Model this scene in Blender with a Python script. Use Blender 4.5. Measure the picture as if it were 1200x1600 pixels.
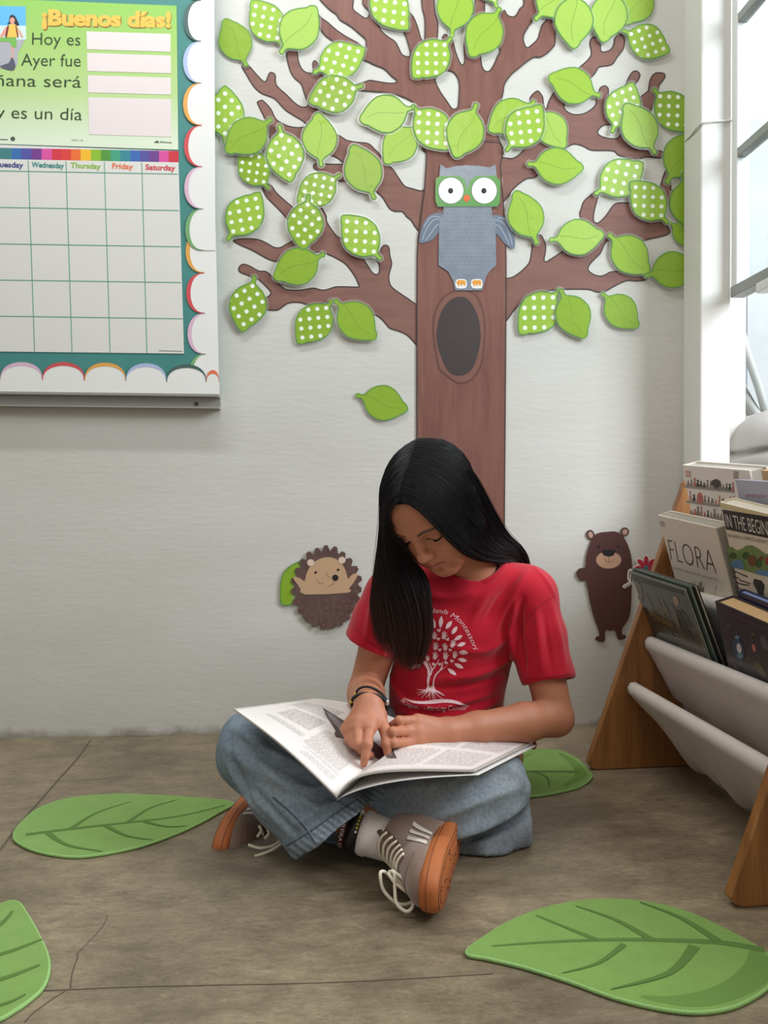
import bpy, bmesh, math, random
import numpy as np
from mathutils import Vector, Matrix
from mathutils.geometry import tessellate_polygon
from mathutils.bvhtree import BVHTree
for _o in list(bpy.data.objects): bpy.data.objects.remove(_o)
SC = bpy.context.scene
# ------------------------------------------------------------------ camera
FPX = 1200.0                                   # focal length for a 1200 x 1600 frame
CAM = Vector((0.0, -1.87705603, 0.58))
_yaw, _pit, _rol = 0.05, math.atan(27/1200), 0.006
FW = Vector((math.sin(_yaw)*math.cos(_pit), math.cos(_yaw)*math.cos(_pit), -math.sin(_pit)))
_r0 = Vector((math.cos(_yaw), -math.sin(_yaw), 0)); _u0 = _r0.cross(FW)
RT = _r0*math.cos(_rol) - _u0*math.sin(_rol)
UP = _u0*math.cos(_rol) + _r0*math.sin(_rol)
cam = bpy.data.cameras.new('camera'); cam.sensor_fit = 'HORIZONTAL'; cam.sensor_width = 36; cam.lens = 36
cam.clip_start = .02
camo = bpy.data.objects.new('camera', cam); SC.collection.objects.link(camo)
_m = Matrix((RT, UP, -FW)).transposed().to_4x4(); _m.translation = CAM
camo.matrix_world = _m; SC.camera = camo
# ------------------------------------------------------------------ light and exposure
SC.view_settings.view_transform = 'Standard'; SC.view_settings.look = 'None'
SC.view_settings.gamma = 1; SC.view_settings.use_curve_mapping = False
SC.view_settings.exposure = 0.38
w = bpy.data.worlds.new('world'); SC.world = w; w.use_nodes = True
w.node_tree.nodes['Background'].inputs[0].default_value = (1.0, .975, .94, 1)
w.node_tree.nodes['Background'].inputs[1].default_value = 0.30
def area(name, loc, target, sx, sy, power, col):
    l = bpy.data.lights.new(name, 'AREA'); l.shape = 'RECTANGLE'; l.size = sx; l.size_y = sy; l.energy = power; l.color = col
    o = bpy.data.objects.new(name, l); SC.collection.objects.link(o); o.location = loc
    o.rotation_euler = (Vector(target)-Vector(loc)).to_track_quat('-Z', 'Y').to_euler(); return o
area('ceiling_tube_light', (-.50, -.62, 2.55), (-.50, -.50, 0), 1.5, .10, 17, (.92, .97, 1.0))
area('ceiling_panel_light', (.3, -2.7, 2.6), (.1, -1.0, .3), 1.4, .7, 12, (1.0, .93, .83))
area('daylight', (2.3, -1.45, 2.0), (.6, -.2, 1.1), 1.0, 1.4, 78, (.86, .93, 1.0))
area('courtyard_sky', (2.3, .0, 3.3), (1.9, 1.5, 1.0), 1.5, 1.5, 55, (.90, .95, 1.0))
# ------------------------------------------------------------------ helpers
def lin(c): c /= 255.0; return c/12.92 if c <= .04045 else ((c+.055)/1.055)**2.4
def rgb(r, g, b): return (lin(r), lin(g), lin(b), 1)
_M = {}
def M(name, c, rough=.55, spec=.5, coat=0, coatr=.1, metal=0, bump=0, bscale=200, var=None, vscale=8, stretch=None, sheen=0, attr=None):
    """procedural principled material: c plain colour, var a second colour mixed in by noise, attr a colour attribute"""
    if name in _M: return _M[name]
    m = bpy.data.materials.new(name); m.use_nodes = True; _M[name] = m
    N, L = m.node_tree.nodes, m.node_tree.links; p = N['Principled BSDF']
    p.inputs['Base Color'].default_value = c; p.inputs['Roughness'].default_value = rough
    p.inputs['Specular IOR Level'].default_value = spec; p.inputs['Metallic'].default_value = metal
    p.inputs['Coat Weight'].default_value = coat; p.inputs['Coat Roughness'].default_value = coatr
    if sheen: p.inputs['Sheen Weight'].default_value = sheen
    tc = N.new('ShaderNodeTexCoord'); mp = N.new('ShaderNodeMapping'); L.new(tc.outputs['Object'], mp.inputs[0])
    if stretch: mp.inputs['Scale'].default_value = stretch
    base = None
    if attr:
        a = N.new('ShaderNodeAttribute'); a.attribute_name = attr; base = a.outputs['Color']
        L.new(base, p.inputs['Base Color'])
    if var:
        n = N.new('ShaderNodeTexNoise'); n.inputs['Scale'].default_value = vscale; n.inputs['Detail'].default_value = 8
        n.inputs['Roughness'].default_value = .65; L.new(mp.outputs[0], n.inputs['Vector'])
        r = N.new('ShaderNodeValToRGB'); r.color_ramp.elements[0].position = .33; r.color_ramp.elements[1].position = .68
        r.color_ramp.elements[0].color = c; r.color_ramp.elements[1].color = var
        L.new(n.outputs['Fac'], r.inputs[0])
        if base:
            x = N.new('ShaderNodeMix'); x.data_type = 'RGBA'; x.blend_type = 'MULTIPLY'; x.inputs[0].default_value = 1
            L.new(base, x.inputs[6]); L.new(r.outputs[0], x.inputs[7]); L.new(x.outputs[2], p.inputs['Base Color'])
        else: L.new(r.outputs[0], p.inputs['Base Color'])
    if bump:
        n2 = N.new('ShaderNodeTexNoise'); n2.inputs['Scale'].default_value = bscale; n2.inputs['Detail'].default_value = 4
        L.new(mp.outputs[0], n2.inputs['Vector'])
        b = N.new('ShaderNodeBump'); b.inputs['Strength'].default_value = bump; b.inputs['Distance'].default_value = .002
        L.new(n2.outputs['Fac'], b.inputs['Height']); L.new(b.outputs[0], p.inputs['Normal'])
        if coat: L.new(b.outputs[0], p.inputs['Coat Normal'])
    return m
def tag(o, label=None, cat=None, group=None, kind=None):
    if label: o['label'] = label
    if cat: o['category'] = cat
    if group: o['group'] = group
    if kind: o['kind'] = kind
    return o
def link(o, parent=None):
    SC.collection.objects.link(o)
    if parent is not None:
        o.parent = parent; o.matrix_parent_inverse = parent.matrix_world.inverted()
    return o
def empty(name, loc=(0, 0, 0), rot=(0, 0, 0)):
    o = bpy.data.objects.new(name, None); o.location = loc; o.rotation_euler = rot; o.empty_display_size = .02
    o.matrix_world = Matrix.LocRotScale(Vector(loc), __import__('mathutils').Euler(rot), None)
    return link(o)
def obj(name, v, f, mats, parent=None, smooth=False, mi=None):
    me = bpy.data.meshes.new(name)
    if isinstance(v, np.ndarray) and isinstance(f, np.ndarray):
        nv, nf, k = len(v), len(f), f.shape[1]
        me.vertices.add(nv); me.vertices.foreach_set('co', v.astype(np.float32).ravel())
        me.loops.add(nf*k); me.loops.foreach_set('vertex_index', f.astype(np.int32).ravel())
        me.polygons.add(nf); me.polygons.foreach_set('loop_start', np.arange(0, nf*k, k, dtype=np.int32))
        me.update(calc_edges=True)
    else:
        me.from_pydata([tuple(p) for p in v], [], [tuple(q) for q in f]); me.update()
    for m in (mats if isinstance(mats, (list, tuple)) else [mats]): me.materials.append(m)
    if mi is not None: me.polygons.foreach_set('material_index', np.asarray(mi, dtype=np.int32))
    if smooth: me.polygons.foreach_set('use_smooth', np.ones(len(me.polygons), dtype=bool))
    return link(bpy.data.objects.new(name, me), parent)
class MB:
    """collects shapes into one mesh"""
    def __init__(s): s.v = []; s.f = []; s.m = []
    def add(s, v, f, mi=0):
        n = len(s.v); s.v += [Vector(p) for p in v]; s.f += [tuple(i+n for i in q) for q in f]; s.m += [mi]*len(f); return s
    def box(s, lo, hi, mi=0, M4=None):
        x0, y0, z0 = lo; x1, y1, z1 = hi
        v = [Vector(p) for p in ((x0,y0,z0),(x1,y0,z0),(x1,y1,z0),(x0,y1,z0),(x0,y0,z1),(x1,y0,z1),(x1,y1,z1),(x0,y1,z1))]
        if M4 is not None: v = [M4 @ p for p in v]
        return s.add(v, [(0,3,2,1),(4,5,6,7),(0,1,5,4),(1,2,6,5),(2,3,7,6),(3,0,4,7)], mi)
    def tube(s, pts, r, n=8, mi=0, cap=True, closed=False):
        pts = [Vector(p) for p in pts]; k = len(pts)
        rs = r if isinstance(r, (list, tuple, np.ndarray)) else [r]*k
        V = []; F = []; prev = None
        for i, p in enumerate(pts):
            if closed: t = pts[(i+1) % k]-pts[i-1]
            else: t = pts[min(i+1, k-1)]-pts[max(i-1, 0)]
            t.normalize()
            if prev is None:
                a = t.orthogonal().normalized()
            else:
                a = prev - t*prev.dot(t); a.normalize()
            prev = a; b = t.cross(a)
            V += [p+(a*math.cos(2*math.pi*j/n)+b*math.sin(2*math.pi*j/n))*rs[i] for j in range(n)]
        for i in range(k if closed else k-1):
            i2 = (i+1) % k
            F += [(i*n+j, i*n+(j+1) % n, i2*n+(j+1) % n, i2*n+j) for j in range(n)]
        if cap and not closed: F += [tuple(range(n))[::-1], tuple((k-1)*n+j for j in range(n))]
        return s.add(V, F, mi)
    def poly(s, outer, nrm, th, holes=(), mi=0, back=False):
        """flat piece with thickness; outer/holes are 3-D points of its front, it grows to -nrm*th"""
        loops = [[Vector(p) for p in outer]]+[[Vector(p) for p in h] for h in holes]
        nrm = Vector(nrm).normalized(); allp = [p for l in loops for p in l]
        tris = tessellate_polygon(loops); n = len(allp)
        F = []
        for t in tris:
            a, b, c = (allp[i] for i in t)
            F.append(tuple(t) if (b-a).cross(c-a).dot(nrm) > 0 else tuple(t)[::-1])
        V = list(allp)
        if th:
            V += [p-nrm*th for p in allp]; base = 0
            if back: F += [tuple(i+n for i in q[::-1]) for q in list(F)]
            for li, l in enumerate(loops):
                k = len(l); area_ = Vector((0, 0, 0))
                for i in range(k): area_ += l[i].cross(l[(i+1) % k])
                ccw = area_.dot(nrm) > 0
                if li: ccw = not ccw
                for i in range(k):
                    a, b = base+i, base+(i+1) % k
                    F.append((a, a+n, b+n, b) if ccw else (b, b+n, a+n, a))
                base += k
        return s.add(V, F, mi)
    def build(s, name, mats, parent=None, smooth=False):
        return obj(name, s.v, s.f, mats, parent, smooth, s.m if isinstance(mats, (list, tuple)) and len(mats) > 1 else None)
def px(u, v): return FW+RT*((u-600)/FPX)-UP*((v-800)/FPX)
def P(u, v, d): return CAM+px(u, v)*d
def plane_hit(u, v, p0, n):
    d = px(u, v); n = Vector(n); return CAM+d*((Vector(p0)-CAM).dot(n)/d.dot(n))
def W(u, v, off=0): return plane_hit(u, v, (0, -off, 0), (0, 1, 0))        # a point on the back wall
def FL(u, v, z=0): return plane_hit(u, v, (0, 0, z), (0, 0, 1))             # a point on the floor
def smooth_loop(p, n=4, closed=True):
    p = [Vector((*q, 0)) if len(q) == 2 else Vector(q) for q in p]; k = len(p); out = []
    for i in range(k if closed else k-1):
        a, b, c, d = ((p[(i-1) % k], p[i], p[(i+1) % k], p[(i+2) % k]) if closed else (p[max(i-1, 0)], p[i], p[i+1], p[min(i+2, k-1)]))
        for j in range(n):
            t = j/n; out.append(.5*((2*b)+(c-a)*t+(2*a-5*b+4*c-d)*t*t+(3*b-a-3*c+d)*t**3))
    if not closed: out.append(p[-1])
    return out
def ell(cx, cy, rx, ry=None, n=28, a0=0, a1=2*math.pi, rot=0):
    ry = rx if ry is None else ry; full = abs(a1-a0-2*math.pi) < 1e-6; k = n if full else n+1
    return [(cx+rx*math.cos(t)*math.cos(rot)-ry*math.sin(t)*math.sin(rot), cy+rx*math.cos(t)*math.sin(rot)+ry*math.sin(t)*math.cos(rot))
            for t in (a0+(a1-a0)*i/n for i in range(k))]
def cut(ox, oy, k): return lambda pts: [(ox+a/k, oy+b/k) for a, b in pts]
NW = Vector((0, -1, 0))
def wpoly(name, pts, off, th, mat, parent=None, holes=(), sm=0):
    """a piece of paper or card on the back wall, outlined by points given in the photograph's frame"""
    f = (lambda l: smooth_loop(l, sm)) if sm else (lambda l: l)
    g = lambda l: [W(q[0], q[1], off+th) for q in f(l)]
    return MB().poly(g(pts), NW, th, [g(h) for h in holes]).build(name, mat, parent)
def ribbon(loop, nrm, width, lift=0, closed=True, inward=True):
    """flat band along the inside of a 3-D loop (or centred on an open line)"""
    p = [Vector(q) for q in loop]; k = len(p); nrm = Vector(nrm)
    ar = Vector((0, 0, 0))
    for i in range(k): ar += p[i].cross(p[(i+1) % k])
    sg = 1 if ar.dot(nrm) > 0 else -1
    V = []; F = []
    for i in range(k):
        t = (p[(i+1) % k]-p[i-1]) if closed else (p[min(i+1, k-1)]-p[max(i-1, 0)])
        s = nrm.cross(t).normalized()*sg
        if closed and inward: V += [p[i]+nrm*lift, p[i]+s*width+nrm*lift]
        else: V += [p[i]-s*width/2+nrm*lift, p[i]+s*width/2+nrm*lift]
    for i in range(k if closed else k-1):
        j = (i+1) % k; q = (2*i, 2*j, 2*j+1, 2*i+1)
        F.append(q if (V[q[1]]-V[q[0]]).cross(V[q[3]]-V[q[0]]).dot(nrm) > 0 else q[::-1])
    return V, F
def wline(mb, pts, off, wpx, mi=0):
    """printed line on the wall plane, wpx wide in the photograph's frame"""
    p = [W(q[0], q[1], off) for q in pts]; sc = (CAM-p[0]).length/FPX
    mb.add(*ribbon(p, NW, wpx*sc, 0, closed=False), mi)
_txt = {}
def text2d(s, bold=0, spacing=1):
    """flat text as 2-D vertices and triangles, cap height about 0.73 of the unit size, baseline at 0"""
    key = (s, bold, spacing)
    if key not in _txt:
        c = bpy.data.curves.new('t', 'FONT'); c.body = s; c.size = 1; c.offset = bold; c.space_character = spacing; c.resolution_u = 4
        o = bpy.data.objects.new('t', c); SC.collection.objects.link(o)
        me = bpy.data.meshes.new_from_object(o.evaluated_get(bpy.context.evaluated_depsgraph_get()))
        vs = [(q.co.x, q.co.y) for q in me.vertices]; fs = [tuple(q.vertices) for q in me.polygons]
        bpy.data.objects.remove(o); bpy.data.curves.remove(c); bpy.data.meshes.remove(me)
        x0 = min(q[0] for q in vs); x1 = max(q[0] for q in vs)
        _txt[key] = ([((a-x0)/(x1-x0), b) for a, b in vs], fs, x1-x0)
    return _txt[key]
def wtext(mb, s, left, right, cap, off, bold=0, mi=0, spacing=1):
    """text on the wall plane from baseline point left to right (frame points), cap = cap height in frame pixels"""
    v, f, wd = text2d(s, bold, spacing); l = Vector((*left, 0)); r = Vector((*right, 0)); d = r-l; up = Vector((d.y, -d.x, 0)).normalized()*cap/.73
    mb.add([W(*(l+d*a+up*b).xy, off) for a, b in v], f, mi)
# ------------------------------------------------------------------ the room
def structure(o): return tag(o, kind='structure')
def wall_mat(name, a, b):
    m = M(name, a, .62, .3, var=b, vscale=1.6, bump=.32, bscale=26, stretch=(1, 1, 3.2)); return m
plaster = wall_mat('wall_plaster', rgb(213, 211, 205), rgb(204, 201, 193))
def base_dirt(m):
    N, L = m.node_tree.nodes, m.node_tree.links; p = N['Principled BSDF']; src = p.inputs['Base Color'].links[0].from_socket
    g = N.new('ShaderNodeTexCoord'); s = N.new('ShaderNodeSeparateXYZ'); L.new(g.outputs['Object'], s.inputs[0])
    n = N.new('ShaderNodeTexNoise'); n.inputs['Scale'].default_value = 9; n.inputs['Detail'].default_value = 9; n.inputs['Roughness'].default_value = .7; L.new(g.outputs['Object'], n.inputs['Vector'])
    a = N.new('ShaderNodeMath'); a.operation = 'MULTIPLY_ADD'; L.new(n.outputs['Fac'], a.inputs[0]); a.inputs[1].default_value = -.085; L.new(s.outputs[2], a.inputs[2])
    r = N.new('ShaderNodeMapRange'); L.new(a.outputs[0], r.inputs[0]); r.inputs[1].default_value = -.045; r.inputs[2].default_value = -.022; r.inputs[3].default_value = .65; r.inputs[4].default_value = 0
    x = N.new('ShaderNodeMix'); x.data_type = 'RGBA'; L.new(r.outputs[0], x.inputs[0]); L.new(src, x.inputs[6]); x.inputs[7].default_value = rgb(112, 100, 84); L.new(x.outputs[2], p.inputs['Base Color'])
base_dirt(plaster)
white_paint = M('white_paint', rgb(222, 219, 213), .45, bump=.06, bscale=40)
conc = M('concrete', rgb(112, 101, 84), .42, .45, var=rgb(158, 144, 121), vscale=3.1, bump=.12, bscale=60)
def rich_concrete(m):
    N, L = m.node_tree.nodes, m.node_tree.links; p = N['Principled BSDF']
    src = p.inputs['Base Color'].links[0].from_socket
    tc = N.new('ShaderNodeTexCoord')
    n = N.new('ShaderNodeTexNoise'); n.inputs['Scale'].default_value = 17; n.inputs['Detail'].default_value = 10; n.inputs['Roughness'].default_value = .75; n.inputs['Distortion'].default_value = .6
    mp = N.new('ShaderNodeMapping'); mp.inputs['Scale'].default_value = (.55, 1.5, 1); L.new(tc.outputs['Object'], mp.inputs[0]); L.new(mp.outputs[0], n.inputs['Vector'])
    r = N.new('ShaderNodeValToRGB'); r.color_ramp.elements[0].position = .3; r.color_ramp.elements[1].position = .72
    r.color_ramp.elements[0].color = (.52, .50, .48, 1); r.color_ramp.elements[1].color = (1.3, 1.28, 1.22, 1)
    L.new(n.outputs['Fac'], r.inputs[0])
    x = N.new('ShaderNodeMix'); x.data_type = 'RGBA'; x.blend_type = 'MULTIPLY'; x.inputs[0].default_value = .85
    L.new(src, x.inputs[6]); L.new(r.outputs[0], x.inputs[7])
    n3 = N.new('ShaderNodeTexNoise'); n3.inputs['Scale'].default_value = 120; n3.inputs['Detail'].default_value = 8; n3.inputs['Roughness'].default_value = .8; n3.inputs['Distortion'].default_value = 1.0
    L.new(mp.outputs[0], n3.inputs['Vector']); r3 = N.new('ShaderNodeValToRGB'); r3.color_ramp.elements[0].position = .34; r3.color_ramp.elements[1].position = .66
    r3.color_ramp.elements[0].color = (.70, .68, .65, 1); r3.color_ramp.elements[1].color = (1.22, 1.21, 1.18, 1); L.new(n3.outputs['Fac'], r3.inputs[0])
    x3 = N.new('ShaderNodeMix'); x3.data_type = 'RGBA'; x3.blend_type = 'MULTIPLY'; x3.inputs[0].default_value = 1; L.new(x.outputs[2], x3.inputs[6]); L.new(r3.outputs[0], x3.inputs[7]); L.new(x3.outputs[2], p.inputs['Base Color'])
    r2 = N.new('ShaderNodeMapRange'); r2.inputs[3].default_value = .3; r2.inputs[4].default_value = .6
    L.new(n.outputs['Fac'], r2.inputs[0]); L.new(r2.outputs[0], p.inputs['Roughness'])
rich_concrete(conc)
structure(MB().box((-3.2, -4.2, -.1), (.90, .12, 0)).build('floor', conc))
structure(MB().box((-3.2, -4.2, 2.75), (1.02, .12, 2.85)).build('ceiling', white_paint))
structure(MB().box((-3.2, 0, 0), (1.0, .12, 2.75)).build('wall_back', plaster))
structure(MB().box((.90, -3.2, 0), (1.02, 0, .60)).build('wall_right', plaster))
structure(MB().box((.90, -3.2, 2.2), (1.02, 0, 2.75)).build('trim_1', white_paint))
structure(MB().box((.87, -3.2, .60), (1.02, -.13, .625)).build('trim_2', white_paint))
# white post in the corner
def bevel_box(name, lo, hi, b, mat, parent=None, seg=2):
    bm = bmesh.new(); bmesh.ops.create_cube(bm, size=1)
    for v in bm.verts: v.co = Vector(((v.co.x+.5)*(hi[0]-lo[0])+lo[0], (v.co.y+.5)*(hi[1]-lo[1])+lo[1], (v.co.z+.5)*(hi[2]-lo[2])+lo[2]))
    bmesh.ops.bevel(bm, geom=bm.edges[:], offset=b, segments=seg, affect='EDGES', profile=.5)
    me = bpy.data.meshes.new(name); bm.to_mesh(me); bm.free(); me.materials.append(mat)
    return link(bpy.data.objects.new(name, me), parent)
post = structure(bevel_box('trim_3', (.828, -.120, 0), (.9, -.028, 2.7), .004, white_paint))
# floor joints and cracks
crackm = M('crack', rgb(92, 80, 66), .9)
def crack(pts, wpx):
    p = [FL(u, v, .0005) for u, v in smooth_loop([(a, b) for a, b in pts], 4, False) for u, v in [(u, v)]] if False else [FL(q.x, q.y, .0006) for q in smooth_loop(pts, 4, False)]
    sc = (CAM-p[0]).length/FPX
    mb = MB().add(*ribbon(p, (0, 0, 1), wpx*sc, 0, closed=False)); return structure(mb.build('crack', crackm, bpy.data.objects['floor']))
crack([(142, 1156), (120, 1186), (94, 1215), (60, 1254), (28, 1290), (0, 1328), (-40, 1372)], 2.2)
crack([(56, 1548), (110, 1546), (200, 1542), (330, 1539), (480, 1536), (620, 1530), (770, 1521)], 1.4)
crack([(102, 1548), (80, 1562), (55, 1580), (38, 1597)], 1.8)
crack([(110, 1545), (113, 1520), (120, 1500), (122, 1490)], 1.6)
crack([(118, 1492), (140, 1470), (160, 1448), (168, 1430)], .9)
# window: fixed bars of the sash, along the right wall
steel = M('sash_white', rgb(226, 228, 226), .4, bump=.1, bscale=30)
dark_steel = M('sash_grey', rgb(150, 152, 150), .45)
glass = bpy.data.materials.new('window_glass'); glass.use_nodes = True
_N = glass.node_tree.nodes; _L = glass.node_tree.links; _N.remove(_N['Principled BSDF'])
_t = _N.new('ShaderNodeBsdfTransparent'); _t.inputs[0].default_value = (.95, .98, .98, 1); _g = _N.new('ShaderNodeBsdfGlossy'); _g.inputs['Roughness'].default_value = .03
_f = _N.new('ShaderNodeFresnel'); _f.inputs[0].default_value = 1.45; _x = _N.new('ShaderNodeMixShader')
_x.inputs[0].default_value = .10; _L.new(_t.outputs[0], _x.inputs[1]); _L.new(_g.outputs[0], _x.inputs[2]); _L.new(_x.outputs[0], _N['Material Output'].inputs[0])
win = structure(empty('window_1', (.905, -.125, 1.05)))
Zb, Zm, Zt, Zq = 1.045, 1.357, 1.66, 1.97
structure(bevel_box('window_frame', (.898, -.148, Zb), (.93, -.122, 2.2), .003, steel, win))
for z in (Zm, Zt, Zq): structure(bevel_box('window_bar', (.899, -1.5, z-.011), (.922, -.146, z+.011), .003, dark_steel, win))
structure(bevel_box('window_rail', (.896, -1.5, Zb-.013), (.93, -.123, Zb+.013), .003, dark_steel, win))
structure(bevel_box('window_latch', (.89, -.30, Zb-.035), (.915, -.245, Zb-.012), .004, steel, win))
for z0, z1 in ((Zb, Zm), (Zm, Zt), (Zt, Zq)):
    structure(MB().box((.908, -1.5, z0+.011), (.911, -.148, z1-.011)).build('window_pane', glass, win))
# outside the window
extm = M('render_coat', rgb(205, 208, 208), .8, bump=.2, bscale=20, var=rgb(186, 190, 190), vscale=2)
structure(MB().box((1.02, 1.6, -.1), (5.0, 1.75, 4)).build('wall_outside', extm))
structure(MB().box((1.02, -4, -.15), (5.0, 1.75, -.02)).build('floor_outside', M('outdoor_concrete', rgb(140, 138, 132), .8, bump=.2)))
pg = M('shaded_wall_grey', rgb(120, 126, 130), .7, bump=.2, bscale=20)  # neighbouring wall standing in shade; the shade is put into this grey
structure(MB().box((1.02, .30, 0), (1.165, .55, 3.2)).build('wall_outside_shaded', pg))
pipe = MB().tube([P(1156, 512, 2.06), P(1170, 560, 2.02), P(1186, 605, 1.98), P(1204, 668, 1.93)], .011, 10).build('drain_pipe', M('pipe_grey', rgb(160, 163, 160), .5), None, True)
tag(pipe, 'grey round pipe slanting down outside the window beside the white post', 'pipe')
hs = [P(1152, 596, 2.06), P(1166, 625, 2.0), P(1180, 648, 1.96), P(1200, 672, 1.9)]
hp = smooth_loop(hs, 16, False); hose = MB().tube(hp, [.0165 if i % 2 else .0135 for i in range(len(hp))], 12).build('corrugated_hose', M('hose_grey', rgb(150, 150, 146), .5), None, True)
tag(hose, 'grey corrugated hose lying over the sack outside the window', 'hose')
def sack():
    bm = bmesh.new(); bmesh.ops.create_icosphere(bm, subdivisions=5, radius=1)
    for v in bm.verts:
        p = v.co; q = 1+.10*math.sin(3*p.x+2*p.z)+.08*math.sin(5*p.y+3*p.z+1)-.22*math.exp(-((p.x*.5+p.z+.1)/.12)**2)
        v.co = Vector((p.x*.13*q, p.y*.16*q, p.z*.075*q))
    me = bpy.data.meshes.new('sack'); bm.to_mesh(me); bm.free()
    for q in me.polygons: q.use_smooth = True
    me.materials.append(M('sack_cloth', rgb(172, 168, 164), .8, bump=.2, bscale=60)); o = bpy.data.objects.new('sack', me)
    o.location = P(1196, 692, 1.93); o.rotation_euler = (0, -.5, .2); link(o)
    tag(o, 'pale grey stuffed sack slumped outside the window below the pipe', 'sack')
    zt = o.location.z-.06
    structure(MB().box((1.02, -.3, 0), (1.5, .29, zt)).build('wall_outside_ledge', M('outdoor_concrete', rgb(140, 138, 132), .8)))
sack()
cord = MB().tube(smooth_loop([(.829, -.03, 1.432), (.826, -.075, 1.430), (.827, -.122, 1.433), (.862, -.124, 1.438), (.90, -.1235, 1.441), (.902, -.14, 1.447)], 6, False), .0022, 6).build('white_cord', white_paint, None, True)
tag(cord, 'thin white cord tied round the white corner post', 'cord')
# ------------------------------------------------------------------ notice board with poster and calendar
def B3(*c): return rgb(*c)
board = empty('notice_board', W(100, 400, .0)); tag(board, 'teal notice board with a scalloped paper border and metal ledge', 'notice board')
teal = M('teal_paper', rgb(62, 128, 122), .6, bump=.1, bscale=60, var=rgb(70, 138, 132), vscale=3)
bwhite = M('border_white', rgb(233, 231, 227), .5)
OFFB = .030
def bpoly(name, pts, lift, mat, parent=board, th=.0006, holes=()): return wpoly(name, pts, OFFB+lift, th, mat, parent, holes)
wpoly('backing', [(-150, -60), (329, -60), (331, 300), (337, 609), (-150, 605)], 0, OFFB, teal, board)
alu = M('aluminium', rgb(168, 165, 158), .4, metal=.4)
# ledge under the board: a shallow channel
def ledge():
    mb = MB(); a = W(-150, 610, .03); b = W(342, 616, .03); zb = a.z; zc = b.z
    prof = [(.000, .0), (.036, .0), (.036, -.006), (.012, -.008), (.012, -.028), (.034, -.031), (.034, -.034), (.000, -.034)]
    V = [Vector((a.x, -y, zb+z)) for y, z in prof]+[Vector((b.x, -y, zc+z)) for y, z in prof]; k = len(prof)
    mb.add(V, [(i, (i+1) % k, k+(i+1) % k, k+i) for i in range(k)]+[tuple(range(k))[::-1], tuple(range(k, 2*k))])
    mb.build('ledge', alu, board)
    c = W(307, 631, .0125); MB().tube([c, c-Vector((0, .004, 0))], [.0045, .0040], 12).build('screw', M('screw_dark', rgb(70, 68, 62), .4, metal=.6), board)
ledge()
ARC = {'slate': rgb(70, 96, 92), 'sky': rgb(172, 186, 220), 'amber': rgb(226, 164, 78), 'red': rgb(210, 78, 84), 'pink': rgb(218, 180, 202), 'green': rgb(118, 168, 112), 'orange': rgb(226, 112, 70)}
def arcs(kind, cusps, apex, cols, edge, lift, parent, t=5.2):
    """scalloped border strip: cusps and apexes in frame points, edge the far straight side"""
    V = []
    for i in range(len(cusps)-1):
        (x0, y0), (x1, y1) = cusps[i], cusps[i+1]; ax = apex[i]
        for outer in (0,):
            for j in range(16):
                s = math.pi*j/16; q = math.cos(s); m = math.sin(s)**.8
                mx, my = (x0+x1)/2, (y0+y1)/2
                if kind == 'v': V.append((mx+(ax-mx)*m, my+(y0-my)*q))
                else: V.append((mx+(x0-mx)*q, my+(ax-my)*m))
    V.append(cusps[-1])
    wpoly('border_strip', V+edge, OFFB+lift, .0008, bwhite, parent)
    for i in range(len(cusps)-1):
        (x0, y0), (x1, y1) = cusps[i], cusps[i+1]; ax = apex[i]; mx, my = (x0+x1)/2, (y0+y1)/2; A = []; Bq = []
        for j in range(17):
            s = math.pi*j/16; q = math.cos(s); m = math.sin(s)**.8
            if kind == 'v':
                A.append((mx+(ax-mx)*m, my+(y0-my)*q)); Bq.append((mx+(ax+t*1.15-mx)*m+.6, my+(y0-my)*q*.97))
            else:
                A.append((mx+(x0-mx)*q, my+(ax-my)*m)); Bq.append((mx+(x0-mx)*q*.97, my+(ax+t-my)*m+.6))
        wpoly('scallop_edge', A+Bq[::-1], OFFB+lift+.0008, .0004, M('arc_'+cols[i], ARC[cols[i]], .5), parent)
arcs('v', [(318, 360), (319, 426), (320, 489.5), (321, 553), (322, 612)], [290, 291, 293, 295], ['amber', 'amber', 'red', 'pink', 'green'][1:], [(342.5, 612), (337, 360)], .0008, board)
arcs('v', [(312, -66), (314, 0+0), (314, 64.5), (314, 129.5), (315, 195.5), (315.5, 260.5), (316.5, 326), (318, 391)], [287, 287, 286, 286, 287.5, 288, 289.5], ['red', 'slate', 'sky', 'amber', 'red', 'pink', 'green'], [(336.5, 391), (334.5, -66)], .0022, board)
arcs('h', [(-132, 590), (-66, 591), (0.5, 592), (66, 593), (132, 594), (196.5, 595), (260, 596), (322.5, 597), (384, 597.5)][:-1]+[(342.5, 597)], [565, 565.5, 565.7, 565.7, 566.5, 567.5, 569, 578], ['green', 'sky', 'pink', 'red', 'amber', 'sky', 'slate', 'orange'], [(342.8, 616), (-132, 610)], .0036, board)
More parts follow.
